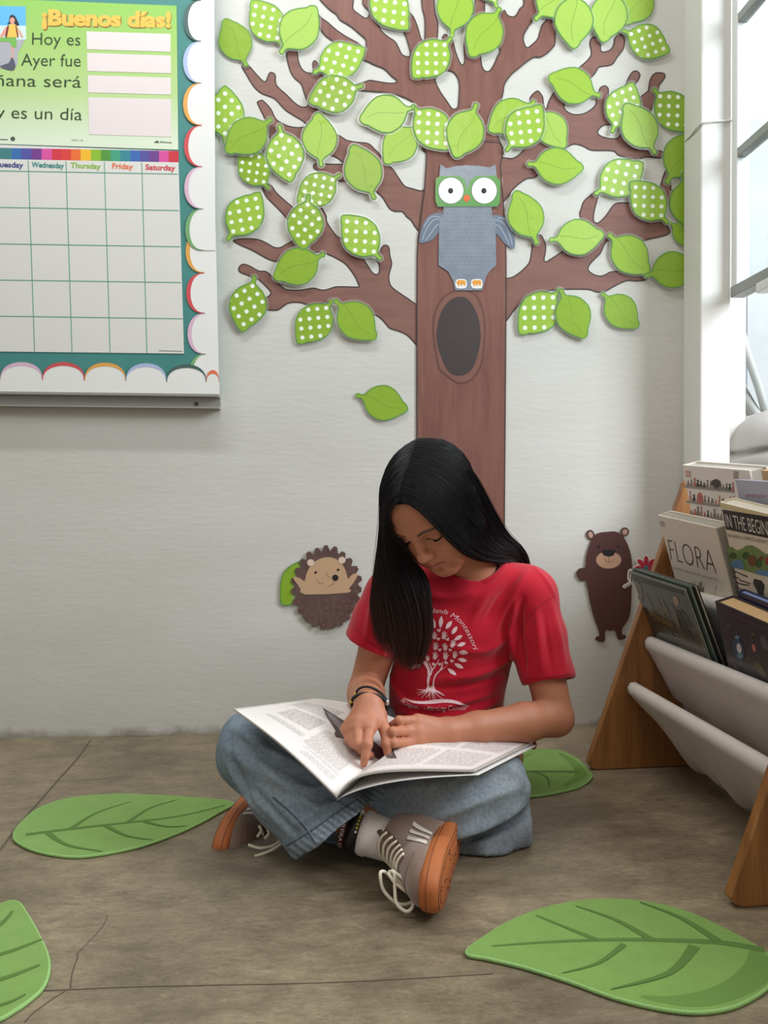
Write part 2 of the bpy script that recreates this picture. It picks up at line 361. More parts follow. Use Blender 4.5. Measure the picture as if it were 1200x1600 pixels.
# greeting poster
poster = empty('poster', W(140, 120, .032)); tag(poster, 'green Spanish greeting poster pinned at the top of the teal notice board', 'poster')
PO = OFFB+.0010
def grad(name, cs, z0, z1, rough=.25):
    m = bpy.data.materials.new(name); m.use_nodes = True; N, L = m.node_tree.nodes, m.node_tree.links; p = N['Principled BSDF']
    g = N.new('ShaderNodeNewGeometry'); s = N.new('ShaderNodeSeparateXYZ'); L.new(g.outputs['Position'], s.inputs[0])
    mr = N.new('ShaderNodeMapRange'); mr.inputs[1].default_value = z0; mr.inputs[2].default_value = z1; L.new(s.outputs[2], mr.inputs[0])
    r = N.new('ShaderNodeValToRGB'); L.new(mr.outputs[0], r.inputs[0]); k = len(cs)
    while len(r.color_ramp.elements) < k: r.color_ramp.elements.new(.5)
    for i, c in enumerate(cs): r.color_ramp.elements[i].position = i/(k-1); r.color_ramp.elements[i].color = c
    L.new(r.outputs[0], p.inputs['Base Color']); p.inputs['Roughness'].default_value = rough; return m
zt, zb = W(200, 5).z, W(200, 232).z
wpoly('poster_sheet', [(-150, -8), (276, 9), (278.5, 234), (-150, 220)], PO, .0005, grad('poster_print', [rgb(222, 232, 208), rgb(186, 212, 146), rgb(168, 204, 118), rgb(148, 200, 96)], zb, zt), poster)
pk = PO+.0008
for i, q in enumerate([[(135, 49), (266.5, 53), (266.5, 81), (136, 77)], [(136, 82.5), (267, 87), (267, 114.5), (136.5, 111)], [(137, 117.5), (267, 121.5), (267, 148), (137.5, 144.5)], [(138, 152), (267.5, 155), (267.5, 214), (139, 210)]]):
    wpoly('answer_box', q, pk, .0002, M('answer_box', rgb(230, 217, 215), .35), poster)
mb = MB()
wtext(mb, '¡Buenos días!', (65, 38), (267, 42), 24, pk+.0002, bold=.045, mi=0, spacing=.98)
mb2 = MB(); wtext(mb2, '¡Buenos días!', (66, 39.2), (268, 43.2), 24, pk+.0001, bold=.06, spacing=.98)
mb2.build('title_shadow', M('title_brown', rgb(150, 108, 40), .4), poster); mb.build('title_lettering', M('title_gold', rgb(244, 190, 84), .35), poster)
ik = pk+.0002
for s, l, r, cap in (('Hoy es', (50, 69.5), (125.5, 71), 20), ('Ayer fue', (33, 102.5), (126, 104), 20), ('Mañana será', (-50, 133), (126.5, 137), 20), ('Hoy es un día', (-44, 183), (128, 188), 20)):
    mb = MB(); wtext(mb, s, l, r, cap*1.0, ik, bold=-.004); mb.build('lettering', M('ink_green', rgb(52, 72, 44), .4), poster)
# picture of a walking girl on the poster
sky = M('print_sky', rgb(104, 184, 232), .3); sky2 = M('print_sky_pale', rgb(206, 226, 226), .3); road = M('print_road', rgb(176, 176, 182), .3)
wpoly('picture_sky', [(-60, 8), (40, 10), (40.5, 40), (-60, 39)], pk, .00015, sky, poster)
wpoly('picture_haze', [(-60, 39), (40.5, 40), (41, 62), (-60, 61)], pk, .00015, sky2, poster)
wpoly('picture_road', [(-60, 61), (38, 62), (34, 72), (28, 82), (27, 100), (22, 108), (-60, 104)], pk, .00015, road, poster)
fig = MB(); kk = pk+.0004
fm = [M('print_hair', rgb(40, 34, 40), .4), M('print_skin', rgb(226, 158, 140), .4), M('print_yellow', rgb(238, 192, 90), .4), M('print_green', rgb(120, 180, 86), .4), M('print_maroon', rgb(120, 50, 50), .4), M('print_grey', rgb(88, 90, 104), .4)]
def fp(pts, mi, l=0, n=3): fig.poly([W(q.x, q.y, kk+l) for q in smooth_loop(pts, n)], NW, 0, mi=mi)
fp([(14, 34), (15, 26), (19, 23), (24, 26), (27, 32), (30, 39), (26, 40), (21, 36), (17, 37), (11, 38)], 0)
fp([(15.5, 30), (19, 27), (23, 30), (22, 36), (19, 38), (16, 35)], 1, .0001)
fp([(12, 41), (17, 38), (23, 38), (27, 42), (29, 57), (21, 58), (10, 57)], 2, .0001)
fp([(11, 42), (14, 40), (11, 57), (8, 57)], 4, .0002); fp([(24, 40), (26, 42), (29, 57), (27, 57)], 4, .0002)
fp([(8, 43), (11, 43), (8, 54), (1, 59), (0, 57)], 1); fp([(27, 43), (29, 44), (36, 57), (33, 58)], 1)
fp([(-4, 60), (12, 58), (24, 58), (26, 68), (25, 74), (20, 74), (17, 70), (15, 66), (6, 65), (-4, 65)], 3)
fp([(17, 74), (20, 74), (21, 86), (20, 92), (17, 91), (19, 86)], 1)
fp([(0, 104), (6, 101), (14, 98), (18, 90), (22, 94), (24, 104), (20, 110), (8, 108)], 5)
fig.build('picture_figure', fm, poster)
mb = MB(); mb.poly([W(a, b, pk) for a, b in ell(20, 217, 3.6)], NW, 0)
wtext(mb, 'CD-114', (112, 220), (129, 221), 3, pk); wtext(mb, 'Ediciones', (250, 223), (268, 224), 3, pk, .02); mb.poly([W(a, b, pk) for a, b in ((240, 223), (246, 219), (249, 223.5))], NW, 0)
mb.poly([W(a, b, pk) for a, b in ((0, 217), (12, 217.5), (12, 219), (0, 218.5))], NW, 0)
mb.build('small_print', M('ink_dark', rgb(80, 84, 76), .5), poster)
# month calendar
cal = empty('calendar', W(140, 400, .032)); tag(cal, 'blank monthly wall calendar sheet under the green poster', 'calendar')
cs = M('calendar_paper', rgb(222, 219, 213), .4, bump=.15, bscale=9)
wpoly('calendar_sheet', [(-118, 222), (278.5, 236), (287.5, 552.5), (-110, 548)], PO, .0005, cs, cal)
ck = PO+.0007
stripc = [(70, 128, 130), (58, 110, 172), (84, 84, 160), (118, 62, 140), (216, 84, 158), (210, 58, 72), (218, 66, 62), (232, 112, 52), (240, 184, 46), (140, 184, 52), (86, 148, 62), (66, 158, 126), (56, 134, 148), (62, 104, 176), (88, 82, 156), (110, 66, 140), (216, 80, 156), (206, 54, 66)]
xs = [-90, 18, 33, 49, 65, 81, 96, 111, 126, 142, 157.5, 173, 188, 203.5, 219, 233, 248.5, 263.5, 279]
stp = lambda x: 231+x*.0182
for i, c in enumerate(stripc):
    wpoly('colour_block', [(xs[i], stp(xs[i])), (xs[i+1], stp(xs[i+1])), (xs[i+1], stp(xs[i+1])+17.5), (xs[i], stp(xs[i])+17.5)], ck-.0004, .0003, M('block_%d_%d_%d' % c, rgb(*c), .4), cal)
gl = MB(); gm = M('grid_green', rgb(92, 158, 132), .5)
colx = [(-72, -66), (-13.5, -6), (44, 54), (103, 112.5), (163, 172), (221.5, 229.5)]
for a, b in colx: wline(gl, [(a, 250+(a*.018)), (b, 548.5+b*.012)], ck, 1.15)
for l, r in ((267, 272), (324, 329), (381, 385.5), (437.5, 441.5), (494, 498)): wline(gl, [(-110, l-(r-l)*.4), (278+(r-272)*.03, r)], ck+.00015, 1.15)
gl.build('grid_lines', gm, cal)
for s, l, r, c in (('Monday', (-60, 257), (-22, 259), (120, 70, 140)), ('Tuesday', (-9, 260.5), (36.5, 262), (58, 72, 132)), ('Wednesday', (49, 261), (100, 263), (52, 136, 128)), ('Thursday', (110, 262), (157.5, 264), (140, 182, 66)), ('Friday', (175, 263), (208, 264.5), (226, 116, 72)), ('Saturday', (227, 265), (274, 266.5), (206, 58, 74))):
    mb = MB(); wtext(mb, s, l, r, 8.6, ck+.0001, bold=.03); mb.build('lettering', M('ink_'+s, rgb(*c), .5), cal)
mb = MB(); wline(mb, [(248, 548), (285, 549)], ck, .9); mb.build('small_print', M('ink_dark', rgb(80, 84, 76)), cal)
# ------------------------------------------------------------------ the paper tree
def bark_mat(name, a, b, st):
    return M(name, a, .5, .4, var=b, vscale=14, stretch=st, bump=.08, bscale=40)
bark = bark_mat('bark_paper', rgb(116, 74, 64), rgb(136, 92, 80), (3.2, 1, .35))
barkh = bark_mat('bark_paper_across', rgb(122, 84, 75), rgb(140, 99, 88), (.4, 1, 2.6))
rimm = M('bark_outline', rgb(58, 40, 36), .6)
tree = empty('tree_cutout', (0.17, 0, 0)); tag(tree, 'big brown paper tree with bare branches fixed to the back wall', 'wall decoration')
def treepiece(name, pts, off, mat, holes=(), sm=3):
    o = wpoly(name, pts, off, .0008, mat, tree, holes, sm)
    mb = MB()
    for i, l in enumerate([pts]+list(holes)):
        lp = [W(q.x, q.y, off+.0009) for q in smooth_loop(l, sm)]
        if i: lp = lp
        v, f = ribbon(lp, NW, .0030 if not i else -.0030); mb.add(v, f)
    mb.build('outline', rimm, o)
    return o
TOP = [(667,240),(666,215),(660,185),(648,163),(632,153),(615,148),(600,145),(583,143.5),(568,142.5),(556,140),(552,134),(558,130),(570,127),(577.5,124.5),(588,126),(607.5,129),(617,128.5),(619.5,126),(610.5,118.5),(600,108),(585,102),(575,97),(566,94),(556,88),(540,78),(513,60),(505,52.5),(500,45),(492,30),(490,20),(498,22),(502.5,27),(513,34.5),(525,45),(540,55.5),(552,62),(562,68),(570,74),(571,63),(564,55.5),(546,40.5),(531,31.5),(525,22.5),(516,16.5),(502.5,3),(485,-20),(475,-40),(552,-40),(554,-10),(552,9),(553.5,15),(559.5,20),(570,27),(574.5,26),(576,18),(568,9),(566,0),(568,-40),(583,-40),(587,25),(594,43),(600,51),(607.5,57),(618,64.5),(624,75),(628.5,84),(637.5,88),(640.5,84),(637.5,70.5),(633,55.5),(630,48),(622,20),(612,-40),(628,-40),(632,0),(639,16.5),(646.5,25.5),(653.5,42),(658,58.5),(661,62),(663,58.5),(663,30),(659.5,15),(658,0),(657,-40),(679,-40),(679,0),(681,20),(685,37.5),(684,63),(686,72),(690,70),(690.5,60),(693,54),(697,53),(702,57),(708,62),(712,78),(718,94.5),(723,101),(725.5,93),(724,75),(725.5,58.5),(730,42),(741,10),(743,-40),(757,-40),(758,15),(759,22),(766,28),(778,22),(788,15),(793,22.5),(800.5,25.5),(806.5,22.5),(812.5,12),(818,4.5),(820,-40),(895,-40),(888,10),(872,43.5),(868,51),(868,67.5),(864,75),(855,84),(844.5,90),(835.5,90),(825,96),(810,108),(798,118.5),(789,132),(787,144),(784,159),(781,185),(778,212),(780,240)]
H6 = [(682,122),(682,129),(689.5,144),(700,159),(706,168),(710.5,169.5),(715,166),(716.5,150),(717,132),(713.5,120),(706,112),(694,112)]
H7 = [(752,84),(752,88.5),(754,103.5),(758.5,110),(764.5,110),(770.5,102),(776.5,88.5),(781,79.5),(776,70),(762,73)]
H9 = [(834,27),(831,34.5),(823.5,46.5),(819,55.5),(819,64.5),(823.5,73.5),(831,69),(840,60),(843,49.5),(847.5,37.5),(855,28.5),(846,24)]
TRUNK = [(667,222),(666,240),(662,300),(654,360),(651,400),(650.5,540),(650.5,680),(651,800),(651,950),(651.5,1060),(652,1120),(652,1139),(700,1138),(740,1137.5),(786,1136.5),(786.5,1120),(787,1060),(788,950),(789,800),(790,680),(791,540),(791.5,400),(787,314),(782,258),(780,222)]
R1 = [(776,250),(800,247),(814,238),(826,222),(834,205),(833,180),(828,160),(828,152.5),(832,146.5),(840,141),(846,146.5),(849,152.5),(850,161.5),(853,170),(857,158),(867,140.5),(885,122),(903,106),(915,96),(922.5,87),(923,79.5),(921,67.5),(924,59),(930,57),(936,61.5),(939,70.5),(940,79.5),(948,79.5),(955.5,75),(959,66),(960,60),(968,50),(976,60),(976,70.5),(974,78),(965,90),(956,102),(938,105),(933.5,109.5),(930,115.5),(918,128),(900,145),(888,156),(882,164),(885,172),(897,178),(915,175.5),(930,163.5),(931,152.5),(936,140),(938,136),(945.5,133),(951,137.5),(951.5,143.5),(952,155),(956,170),(963,176),(968,165),(972,145),(977,131.5),(981.5,121),(987.5,112),(995,110),(1001,116.5),(998,125.5),(993.5,131.5),(990,145),(993,155),(998,152),(1011.5,142),(1013,135),(1016,122.5),(1023.5,113.5),(1037,113.5),(1040,119.5),(1037,125.5),(1031,133),(1029.5,139),(1024,155),(1018,172),(1008,190),(1000,205),(992,215),(988,222),(992,231),(1004,232),(1010,233.5),(1032.5,235),(1038,239.5),(1037,244),(1031,248),(1010,246),(999.5,249),(990.5,249),(978,247),(965,242.5),(957.5,236.5),(929,236),(920,234),(910.5,229),(897,226),(885,232),(868,248),(852,264),(835.5,278),(823.5,280),(810,289),(799.5,299.5),(794,308),(780,316)]
R1H = [(935,205),(938,211),(950,215),(963.5,215.5),(969.5,209.5),(977,203),(965,197),(945,196)]
R2 = [(780,437),(793.5,434),(804,430.5),(817.5,420),(826.5,409.5),(829.5,396),(832.5,372),(838,366),(846,367),(850,373.5),(853.5,384),(853,394.5),(851,405),(853.5,408),(865.5,400.5),(883.5,389),(900,380),(910,368),(909,350),(905,335),(907.5,325.5),(912,313.5),(924,303),(930,298),(936,303),(934.5,310.5),(930,327),(928,340.5),(930,347),(936,346.5),(946.5,336),(957.5,320.5),(966.5,316),(980,316),(1005,315),(1025,308),(1031,290.5),(1035.5,275.5),(1041,266),(1049,286),(1049,295),(1058,297),(1067,295),(1072,286),(1082,280),(1084,316),(1062.5,319),(1052,323),(1043,322),(1038,328),(1040,345),(1047.5,361),(1043,367),(1034,370),(1016,374),(1005,377),(985,380),(965,378),(949.5,376),(939,396),(930,405),(921,415.5),(920,421.5),(927,427.5),(937.5,430.5),(946.5,428),(954,424),(973.5,423),(987,426),(1004,430),(1012,434),(1010,438),(995,440),(979,439.5),(960,448),(946,456),(932,457),(918.5,453),(877,453),(852,456),(828,463),(806,482.5),(793,500.5),(780,510)]
ML = [(672,297),(658.5,297.5),(645,294),(633,290),(624,278),(615,264.5),(604.5,254),(592.5,239),(585,231.5),(579,225.5),(571.5,222.5),(555,221),(541.5,218),(534,213),(523.5,207.5),(513,200),(507,185),(506,160),(505,129),(505.5,112.5),(501,110),(497,99),(492,94),(488,98),(488,112),(479.5,112.5),(472,106.5),(467.5,96),(465,81),(462,72),(448,72),(447,85.5),(449.5,100.5),(454,114),(460,123),(470,132),(473.5,142.5),(478,156),(480,163.5),(478,166),(470.5,166),(460,159),(448,147),(436,136.5),(431.5,129),(431,117),(426,112.5),(421,113),(418,118.5),(415,126),(410.5,125),(400,114),(389.5,102),(383.5,99),(377,103.5),(383.5,115.5),(395.5,135),(407.5,146),(421,151.5),(430,156),(445,172),(460,182),(472,189),(478,196),(467.5,198.5),(454,197),(443.5,193),(431.5,185),(424,170),(412,157),(407.5,156),(403,158),(402,162.5),(415,189.5),(419,205),(422,221),(428,222),(450,218),(475,228),(500,238),(513,242),(525,246.5),(532.5,252),(535.5,255.5),(516,255.5),(504,255),(492,255.5),(489,260),(492,264.5),(505,272),(525,281),(532.5,284),(550.5,284),(575,292),(593,304.5),(600,313.5),(607.5,325.5),(616.5,331),(628.5,331.5),(634.5,339),(642,345),(651,358.5),(672,375)]
LL = [(668,484),(651,475),(639,466.5),(625.5,457.5),(613.5,448.5),(609,439.5),(609,427.5),(613,412.5),(610,399),(609,388.5),(606,383),(600,382.5),(595,388),(590,398),(587,405),(592,414),(592,424.5),(588,428),(582,424.5),(573,411),(567,402),(558,396),(543,381),(538.5,372),(529.5,370),(523.5,364.5),(511.5,346.5),(510.5,337),(503,323),(496,309),(490,299),(484,297),(479,299),(478,310),(484,335),(480,346),(470,336),(458,323),(449.5,316),(433,301),(425,290),(417,286),(409,288.5),(412,301),(418,310.5),(433,325.5),(443.5,337),(460,357),(465,368),(455.5,376),(445,382),(437.5,386),(428.5,385.5),(418,379.5),(406,374),(389.5,372),(370,373.5),(364,376.5),(376,384),(392.5,391),(412,402),(422.5,407),(431.5,409),(440,406),(470,398),(500,395),(514.5,399),(525,404),(540,413.5),(553.5,431.5),(559.5,445),(559,447.5),(528,447),(517,449.5),(505,452.5),(491.5,449.5),(484,450),(467.5,452.5),(449.5,452),(442,448),(430,436),(422.5,428.5),(415,423),(404.5,422.5),(391,415),(382,412),(376,413.5),(372,419.5),(374.5,425.5),(385,430),(400,436),(406,439),(419.5,452.5),(422.5,458),(418,463),(412,464.5),(405,470),(404,480),(412,484),(425.5,485.5),(434.5,485),(442,480),(449.5,475),(460,473),(472,474),(479.5,476.5),(505,474),(517,472),(532.5,475),(555,483),(579,491),(589.5,494.5),(598.5,502),(606,511),(612,515),(624,518.5),(636,524.5),(645,533.5),(651,540),(668,552)]
treepiece('branch', ML, 0, barkh); treepiece('branch', LL, 0, barkh); treepiece('branch', R1, 0, barkh, [R1H]); treepiece('branch', R2, 0, barkh)
treepiece('crown_branches', TOP, .0010, bark, [H6, H7, H9]); treepiece('trunk', TRUNK, .0020, bark, sm=2)
seam = MB(); so = .0029
for q in ([(653, 622.5), (789, 621.5)], [(653, 441), (790, 440)], [(668, 219), (779, 218)], [(652, 775), (789, 776)]): wline(seam, q, so, .8)
seam.build('seam', M('bark_seam', rgb(122, 84, 74), .5), tree)
hole = [(720,463.5),(708,466),(697,475),(689,489),(684,506),(682,522),(684,540),(689,557),(697,575),(706,584),(718,587),(731,583),(740,572),(747,552),(751,531),(750,510),(746,492),(738,476),(729,466)]
ring = [(722,452),(703,456),(690,466),(680,484),(676,506),(677,528),(681,558),(686,577),(698,588),(712,598),(728,599),(742,590),(753,570),(757,545),(759,520),(757,490),(750,470),(741,458)]
wpoly('hollow_rim', ring, .0029, .0003, M('hollow_rim', rgb(132, 88, 74), .5, var=rgb(120, 80, 68), vscale=20), tree, sm=3)
rr = MB(); rr.add(*ribbon([W(q.x, q.y, .0033) for q in smooth_loop(ring, 3)], NW, .0045)); rr.build('hollow_outline', M('hollow_line', rgb(100, 62, 52), .5), tree)
wpoly('hollow', hole, .0031, .0004, M('hollow_dark', rgb(58, 48, 47), .55, var=rgb(66, 54, 52), vscale=14), tree, sm=3)
# ------------------------------------------------------------------ leaves of laminated paper
LP = [(0, .0), (.006, .028), (.03, .044), (.10, .040), (.145, .052), (.18, .115), (.24, .195), (.31, .255), (.40, .30), (.50, .322), (.58, .322), (.67, .292), (.75, .238), (.82, .175), (.88, .120), (.925, .092), (.965, .062), (.992, .018), (1.0, -.01)]
LPb = [(.99, -.03), (.955, -.075), (.91, -.112), (.86, -.165), (.79, -.225), (.70, -.285), (.60, -.320), (.49, -.325), (.39, -.298), (.31, -.255), (.24, -.195), (.18, -.110), (.145, -.052), (.10, -.038), (.03, -.042), (.006, -.026)]
def leaf_protos():
    random.seed(5); out = []
    for kind in ('S', 'D'):
        lo = [Vector((a, b, 0)) for a, b in LP+LPb]
        lo = [p+Vector((random.uniform(-.006, .006), random.uniform(-.006, .006), 0)) for p in lo]
        n = len(lo); nr = []
        for i in range(n):
            t = lo[(i+1) % n]-lo[i-1]; nr.append(Vector((-t.y, t.x, 0)).normalized())
        grow = lambda d: [lo[i]+nr[i]*d for i in range(n)]
        mbp = MB().poly(lo, (0, 0, 1), .012)
        me = mbp.build('leaf', [M('leaf_'+kind, rgb(150, 190, 60))]); bpy.data.objects.remove(me)
        rim = MB().add(*ribbon([p+Vector((0, 0, .002)) for p in lo], (0, 0, 1), .020))
        lam = MB(); a, b = grow(.006), grow(.030); V = [p+Vector((0, 0, -.003)) for p in a]+[p+Vector((0, 0, -.003)) for p in b]
        lam.add(V, [(i, n+i, n+(i+1) % n, (i+1) % n) for i in range(n)])
        out.append((mbp, rim, lam))
    return out
def leaf_mat(kind, tone):
    nm = 'leaf_%s_%d' % (kind, tone)
    if nm in _M: return _M[nm]
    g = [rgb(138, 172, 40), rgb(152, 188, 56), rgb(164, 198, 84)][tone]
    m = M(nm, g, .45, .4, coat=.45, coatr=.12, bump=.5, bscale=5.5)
    N, L = m.node_tree.nodes, m.node_tree.links; p = N['Principled BSDF']
    tc = N.new('ShaderNodeTexCoord'); sx = N.new('ShaderNodeSeparateXYZ'); L.new(tc.outputs['Object'], sx.inputs[0])
    def mth(op, a, b=None):
        n = N.new('ShaderNodeMath'); n.operation = op
        for i, q in enumerate((a, b)):
            if q is None: continue
            if isinstance(q, (int, float)): n.inputs[i].default_value = q
            else: L.new(q, n.inputs[i])
        return n.outputs[0]
    mix = N.new('ShaderNodeMix'); mix.data_type = 'RGBA'; mix.inputs[6].default_value = g
    if kind == 'D':
        a = mth('MULTIPLY', mth('ADD', sx.outputs[0], sx.outputs[1]), .7071); b = mth('MULTIPLY', mth('SUBTRACT', sx.outputs[0], sx.outputs[1]), .7071)
        pr = .158
        fa = mth('SUBTRACT', mth('FRACT', mth('DIVIDE', mth('ADD', a, 10.055), pr)), .5); fb = mth('SUBTRACT', mth('FRACT', mth('DIVIDE', mth('ADD', b, 10.06), pr)), .5)
        d = mth('ADD', mth('MULTIPLY', fa, fa), mth('MULTIPLY', fb, fb)); L.new(mth('LESS_THAN', d, .052), mix.inputs[0]); mix.inputs[7].default_value = rgb(238, 242, 230)
    else:
        y = mth('ABSOLUTE', mth('SUBTRACT', sx.outputs[1], mth('MULTIPLY', mth('SINE', mth('MULTIPLY', sx.outputs[0], 7.0)), .045)))
        k = mth('MULTIPLY', mth('LESS_THAN', y, .007), mth('MULTIPLY', mth('GREATER_THAN', sx.outputs[0], .2), mth('LESS_THAN', sx.outputs[0], .86)))
        L.new(mth('MULTIPLY', k, .55), mix.inputs[0]); mix.inputs[7].default_value = rgb(100, 136, 40)
    L.new(mix.outputs[2], p.inputs['Base Color']); return m
lamm = bpy.data.materials.new('laminate_film'); lamm.use_nodes = True
_N = lamm.node_tree.nodes; _L = lamm.node_tree.links; _N.remove(_N['Principled BSDF'])
_t = _N.new('ShaderNodeBsdfTransparent'); _g = _N.new('ShaderNodeBsdfGlossy'); _g.inputs['Roughness'].default_value = .25; _d = _N.new('ShaderNodeBsdfDiffuse'); _d.inputs[0].default_value = (.85, .9, .85, 1)
_a = _N.new('ShaderNodeMixShader'); _a.inputs[0].default_value = .5; _L.new(_g.outputs[0], _a.inputs[1]); _L.new(_d.outputs[0], _a.inputs[2])
_x = _N.new('ShaderNodeMixShader'); _x.inputs[0].default_value = .22; _L.new(_t.outputs[0], _x.inputs[1]); _L.new(_a.outputs[0], _x.inputs[2]); _L.new(_x.outputs[0], _N['Material Output'].inputs[0])
rim_mat = M('leaf_rim', rgb(98, 150, 66), .5)
LEAVES = [  # kind, tone, stem end, tip, layer, label   (points in the photograph's frame)
('D',1,(443,73),(393,-1),1,'dotted paper leaf with its tip at the top edge, second from the notice board'),
('S',0,(386,104),(350.5,28.5),0,'plain paper leaf touching the notched twig tip beside the notice board'),
('S',2,(437.5,84),(494.5,9),2,'plain paper leaf overlapping the dotted leaf above the upper left bough'),
('D',1,(489,114),(571,75),1,'dotted paper leaf across the gap left of the thickest upper bough'),
('D',0,(568,133),(481.5,159),3,'dotted paper leaf above the tip of a narrow plain leaf, upper left bough'),
('D',1,(577,-30),(637.5,47),1,'dotted paper leaf cut by the top edge over the thickest upper bough'),
('S',1,(502,261),(497,175),2,'narrow plain paper leaf pointing straight up between two dotted leaves, left bough'),
('S',2,(649,167),(561,188),2,'plain paper leaf lying nearly level left of the dotted leaf by the trunk'),
('S',1,(652,192),(601,256),1,'round plain paper leaf half tucked under the dotted leaf left of the trunk'),
('D',1,(643,163.5),(705,234),2,'dotted paper leaf on the trunk left of the plain leaf above the owl'),
('S',1,(745,161),(711,247),3,'plain paper leaf standing on the trunk just above the owl'),
('D',1,(706,58),(644.5,121.5),2,'dotted paper leaf under the tall plain leaf at the middle of the crown'),
('S',1,(706,59),(716,-32),1,'plain paper leaf at the top of the crown above a dotted leaf, middle of tree'),
('S',1,(782,11),(734.5,89),2,'plain paper leaf leaning left at the fork above the trunk, middle of crown'),
('D',2,(777,13),(752,-66),1,'dotted paper leaf only its stem end showing at the top edge'),
('S',2,(835.5,32),(898,-36),2,'plain paper leaf with a short stem at the top edge, over the right main bough'),
('S',2,(897,-20),(897,77),3,'shiny plain paper leaf hanging tip down from the top edge, right of the main bough'),
('S',2,(962,-24),(942,67),2,'shiny plain paper leaf above the forked twig, upper right'),
('S',1,(1020,-28),(976,38),1,'plain paper leaf at the top edge tucked behind a shiny leaf, upper right'),
('D',1,(972,47),(1047,81),2,'dotted paper leaf pointing right toward the white post, upper right'),
('S',1,(939,150),(856,119),2,'plain paper leaf with bright window glints on its stem half, right boughs'),
('S',1,(837,158),(763,205),1,'plain paper leaf behind the dotted one, nearest the trunk on the right'),
('D',1,(790.5,237),(847,164),3,'dotted paper leaf between two plain leaves right of the trunk'),
('S',2,(838,168),(884,231),1,'plain paper leaf behind the dotted one, farther from the trunk on the right'),
('S',1,(823.5,256),(913,262),2,'plain paper leaf lying level right of the owl, on the bare wall'),
('D',2,(956,208),(990,128),2,'dotted paper leaf overlapped by a shiny hanging leaf below the right twigs'),
('S',2,(1025,241),(976,161),3,'shiny plain paper leaf hanging from the twig over two dotted leaves, far right'),
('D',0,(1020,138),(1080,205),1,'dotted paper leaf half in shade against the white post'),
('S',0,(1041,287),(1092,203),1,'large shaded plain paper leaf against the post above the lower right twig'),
('D',2,(929,304),(1006,254),2,'dotted paper leaf with white window glare right of the owl'),
('D',1,(1044.5,349),(985,283),3,'dotted paper leaf above the lower right branch with a stem pointing down'),
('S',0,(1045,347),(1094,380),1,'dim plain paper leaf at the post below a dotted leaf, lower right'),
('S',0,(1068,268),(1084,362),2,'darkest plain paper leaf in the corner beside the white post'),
('S',1,(840,382),(805,297),2,'plain paper leaf with a wrinkled shiny edge right of the owl wing'),
('S',2,(858,375),(945,366),2,'plain paper leaf pointing right above the lower right branch fork'),
('S',1,(950,365),(1015,427),2,'plain paper leaf draped over the lower right branch near its end'),
('S',0,(1006.5,431),(1092,412),2,'plain paper leaf at the end of the lowest right branch by the post'),
('D',1,(876,451),(811,522),1,'dotted paper leaf hanging under the lowest right branch'),
('S',0,(875,451),(915,529),2,'plain paper leaf hanging beside a dotted one under the lowest right branch'),
('S',0,(940,457),(998,512),1,'plain paper leaf with a white glint hanging alone under the lowest right branch'),
('D',1,(352,226),(352,133),1,'dotted paper leaf partly behind the notice board edge'),
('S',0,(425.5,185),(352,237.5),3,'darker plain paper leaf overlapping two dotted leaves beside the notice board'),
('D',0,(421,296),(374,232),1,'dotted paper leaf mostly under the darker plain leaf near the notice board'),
('D',1,(436,194),(454,285.5),2,'dotted paper leaf hanging tip down next to the narrow plain leaf, left bough'),
('D',0,(532,272),(464,318),1,'dotted paper leaf under a twig tip, stem toward the trunk, middle left'),
('D',0,(482,303),(473,391),3,'dotted paper leaf hanging tip down over the lower left branches'),
('D',1,(355,376),(407,300),1,'dotted paper leaf at the end of the thin lower left branch'),
('D',1,(596,406),(534,336),3,'dotted paper leaf hanging above the notch of the lowest left branch'),
('S',0,(586,312),(550.5,225.5),2,'plain paper leaf crossing the middle left branch, stem down'),
('S',0,(508,396),(427,435),3,'plain paper leaf lying between the two lower left branches'),
('D',0,(398,430),(377.5,519),2,'dotted paper leaf hanging from the tip of the lowest left branch'),
('D',0,(520,468),(464.5,537),1,'dotted paper leaf hanging beside a plain leaf under the lowest left branch'),
('S',0,(522,468),(588,530),2,'plain paper leaf hanging beside a dotted leaf under the lowest left branch'),
('S',0,(555.5,617),(638,640),0,'single plain paper leaf falling free on the wall left of the trunk'),
('S',0,(505,872),(440,945),0,'plain green paper leaf peeking out behind the hedgehog'),
]
def leaves():
    pr = leaf_protos(); random.seed(3); me_c = {}
    for kind, tone, a, b, lay, label in LEAVES:
        off = .0045+lay*.0022
        A, Bp = W(*a, off), W(*b, off); L = (Bp-A).length; ang = math.atan2(Bp.z-A.z, Bp.x-A.x)
        key = (kind, tone)
        if key not in me_c:
            p, r, l = pr[0 if kind == 'S' else 1]
            os_ = [p.build('paper_leaf', leaf_mat(kind, tone)), r.build('leaf_edge', rim_mat), l.build('laminate_border', lamm)]
            me_c[key] = [o.data for o in os_]
            for o in os_: bpy.data.objects.remove(o)
        o = bpy.data.objects.new('paper_leaf', me_c[key][0]); link(o)
        # local x along the leaf, local z out of the wall
        X = Vector((math.cos(ang), 0, math.sin(ang))); Z = Vector((random.uniform(-.05, .05), -1, random.uniform(-.05, .05))); Z = (Z-X*Z.dot(X)).normalized(); Y = Z.cross(X)
        mw = Matrix((X*L, Y*L*1.0, Z*L)).transposed().to_4x4(); mw.translation = A; o.matrix_world = mw
        for nm, md in zip(('leaf_edge', 'laminate_border'), me_c[key][1:]):
            c = bpy.data.objects.new(nm, md); SC.collection.objects.link(c); c.parent = o
        tag(o, label, 'paper leaf', 'paper leaves of the wall tree')
leaves()
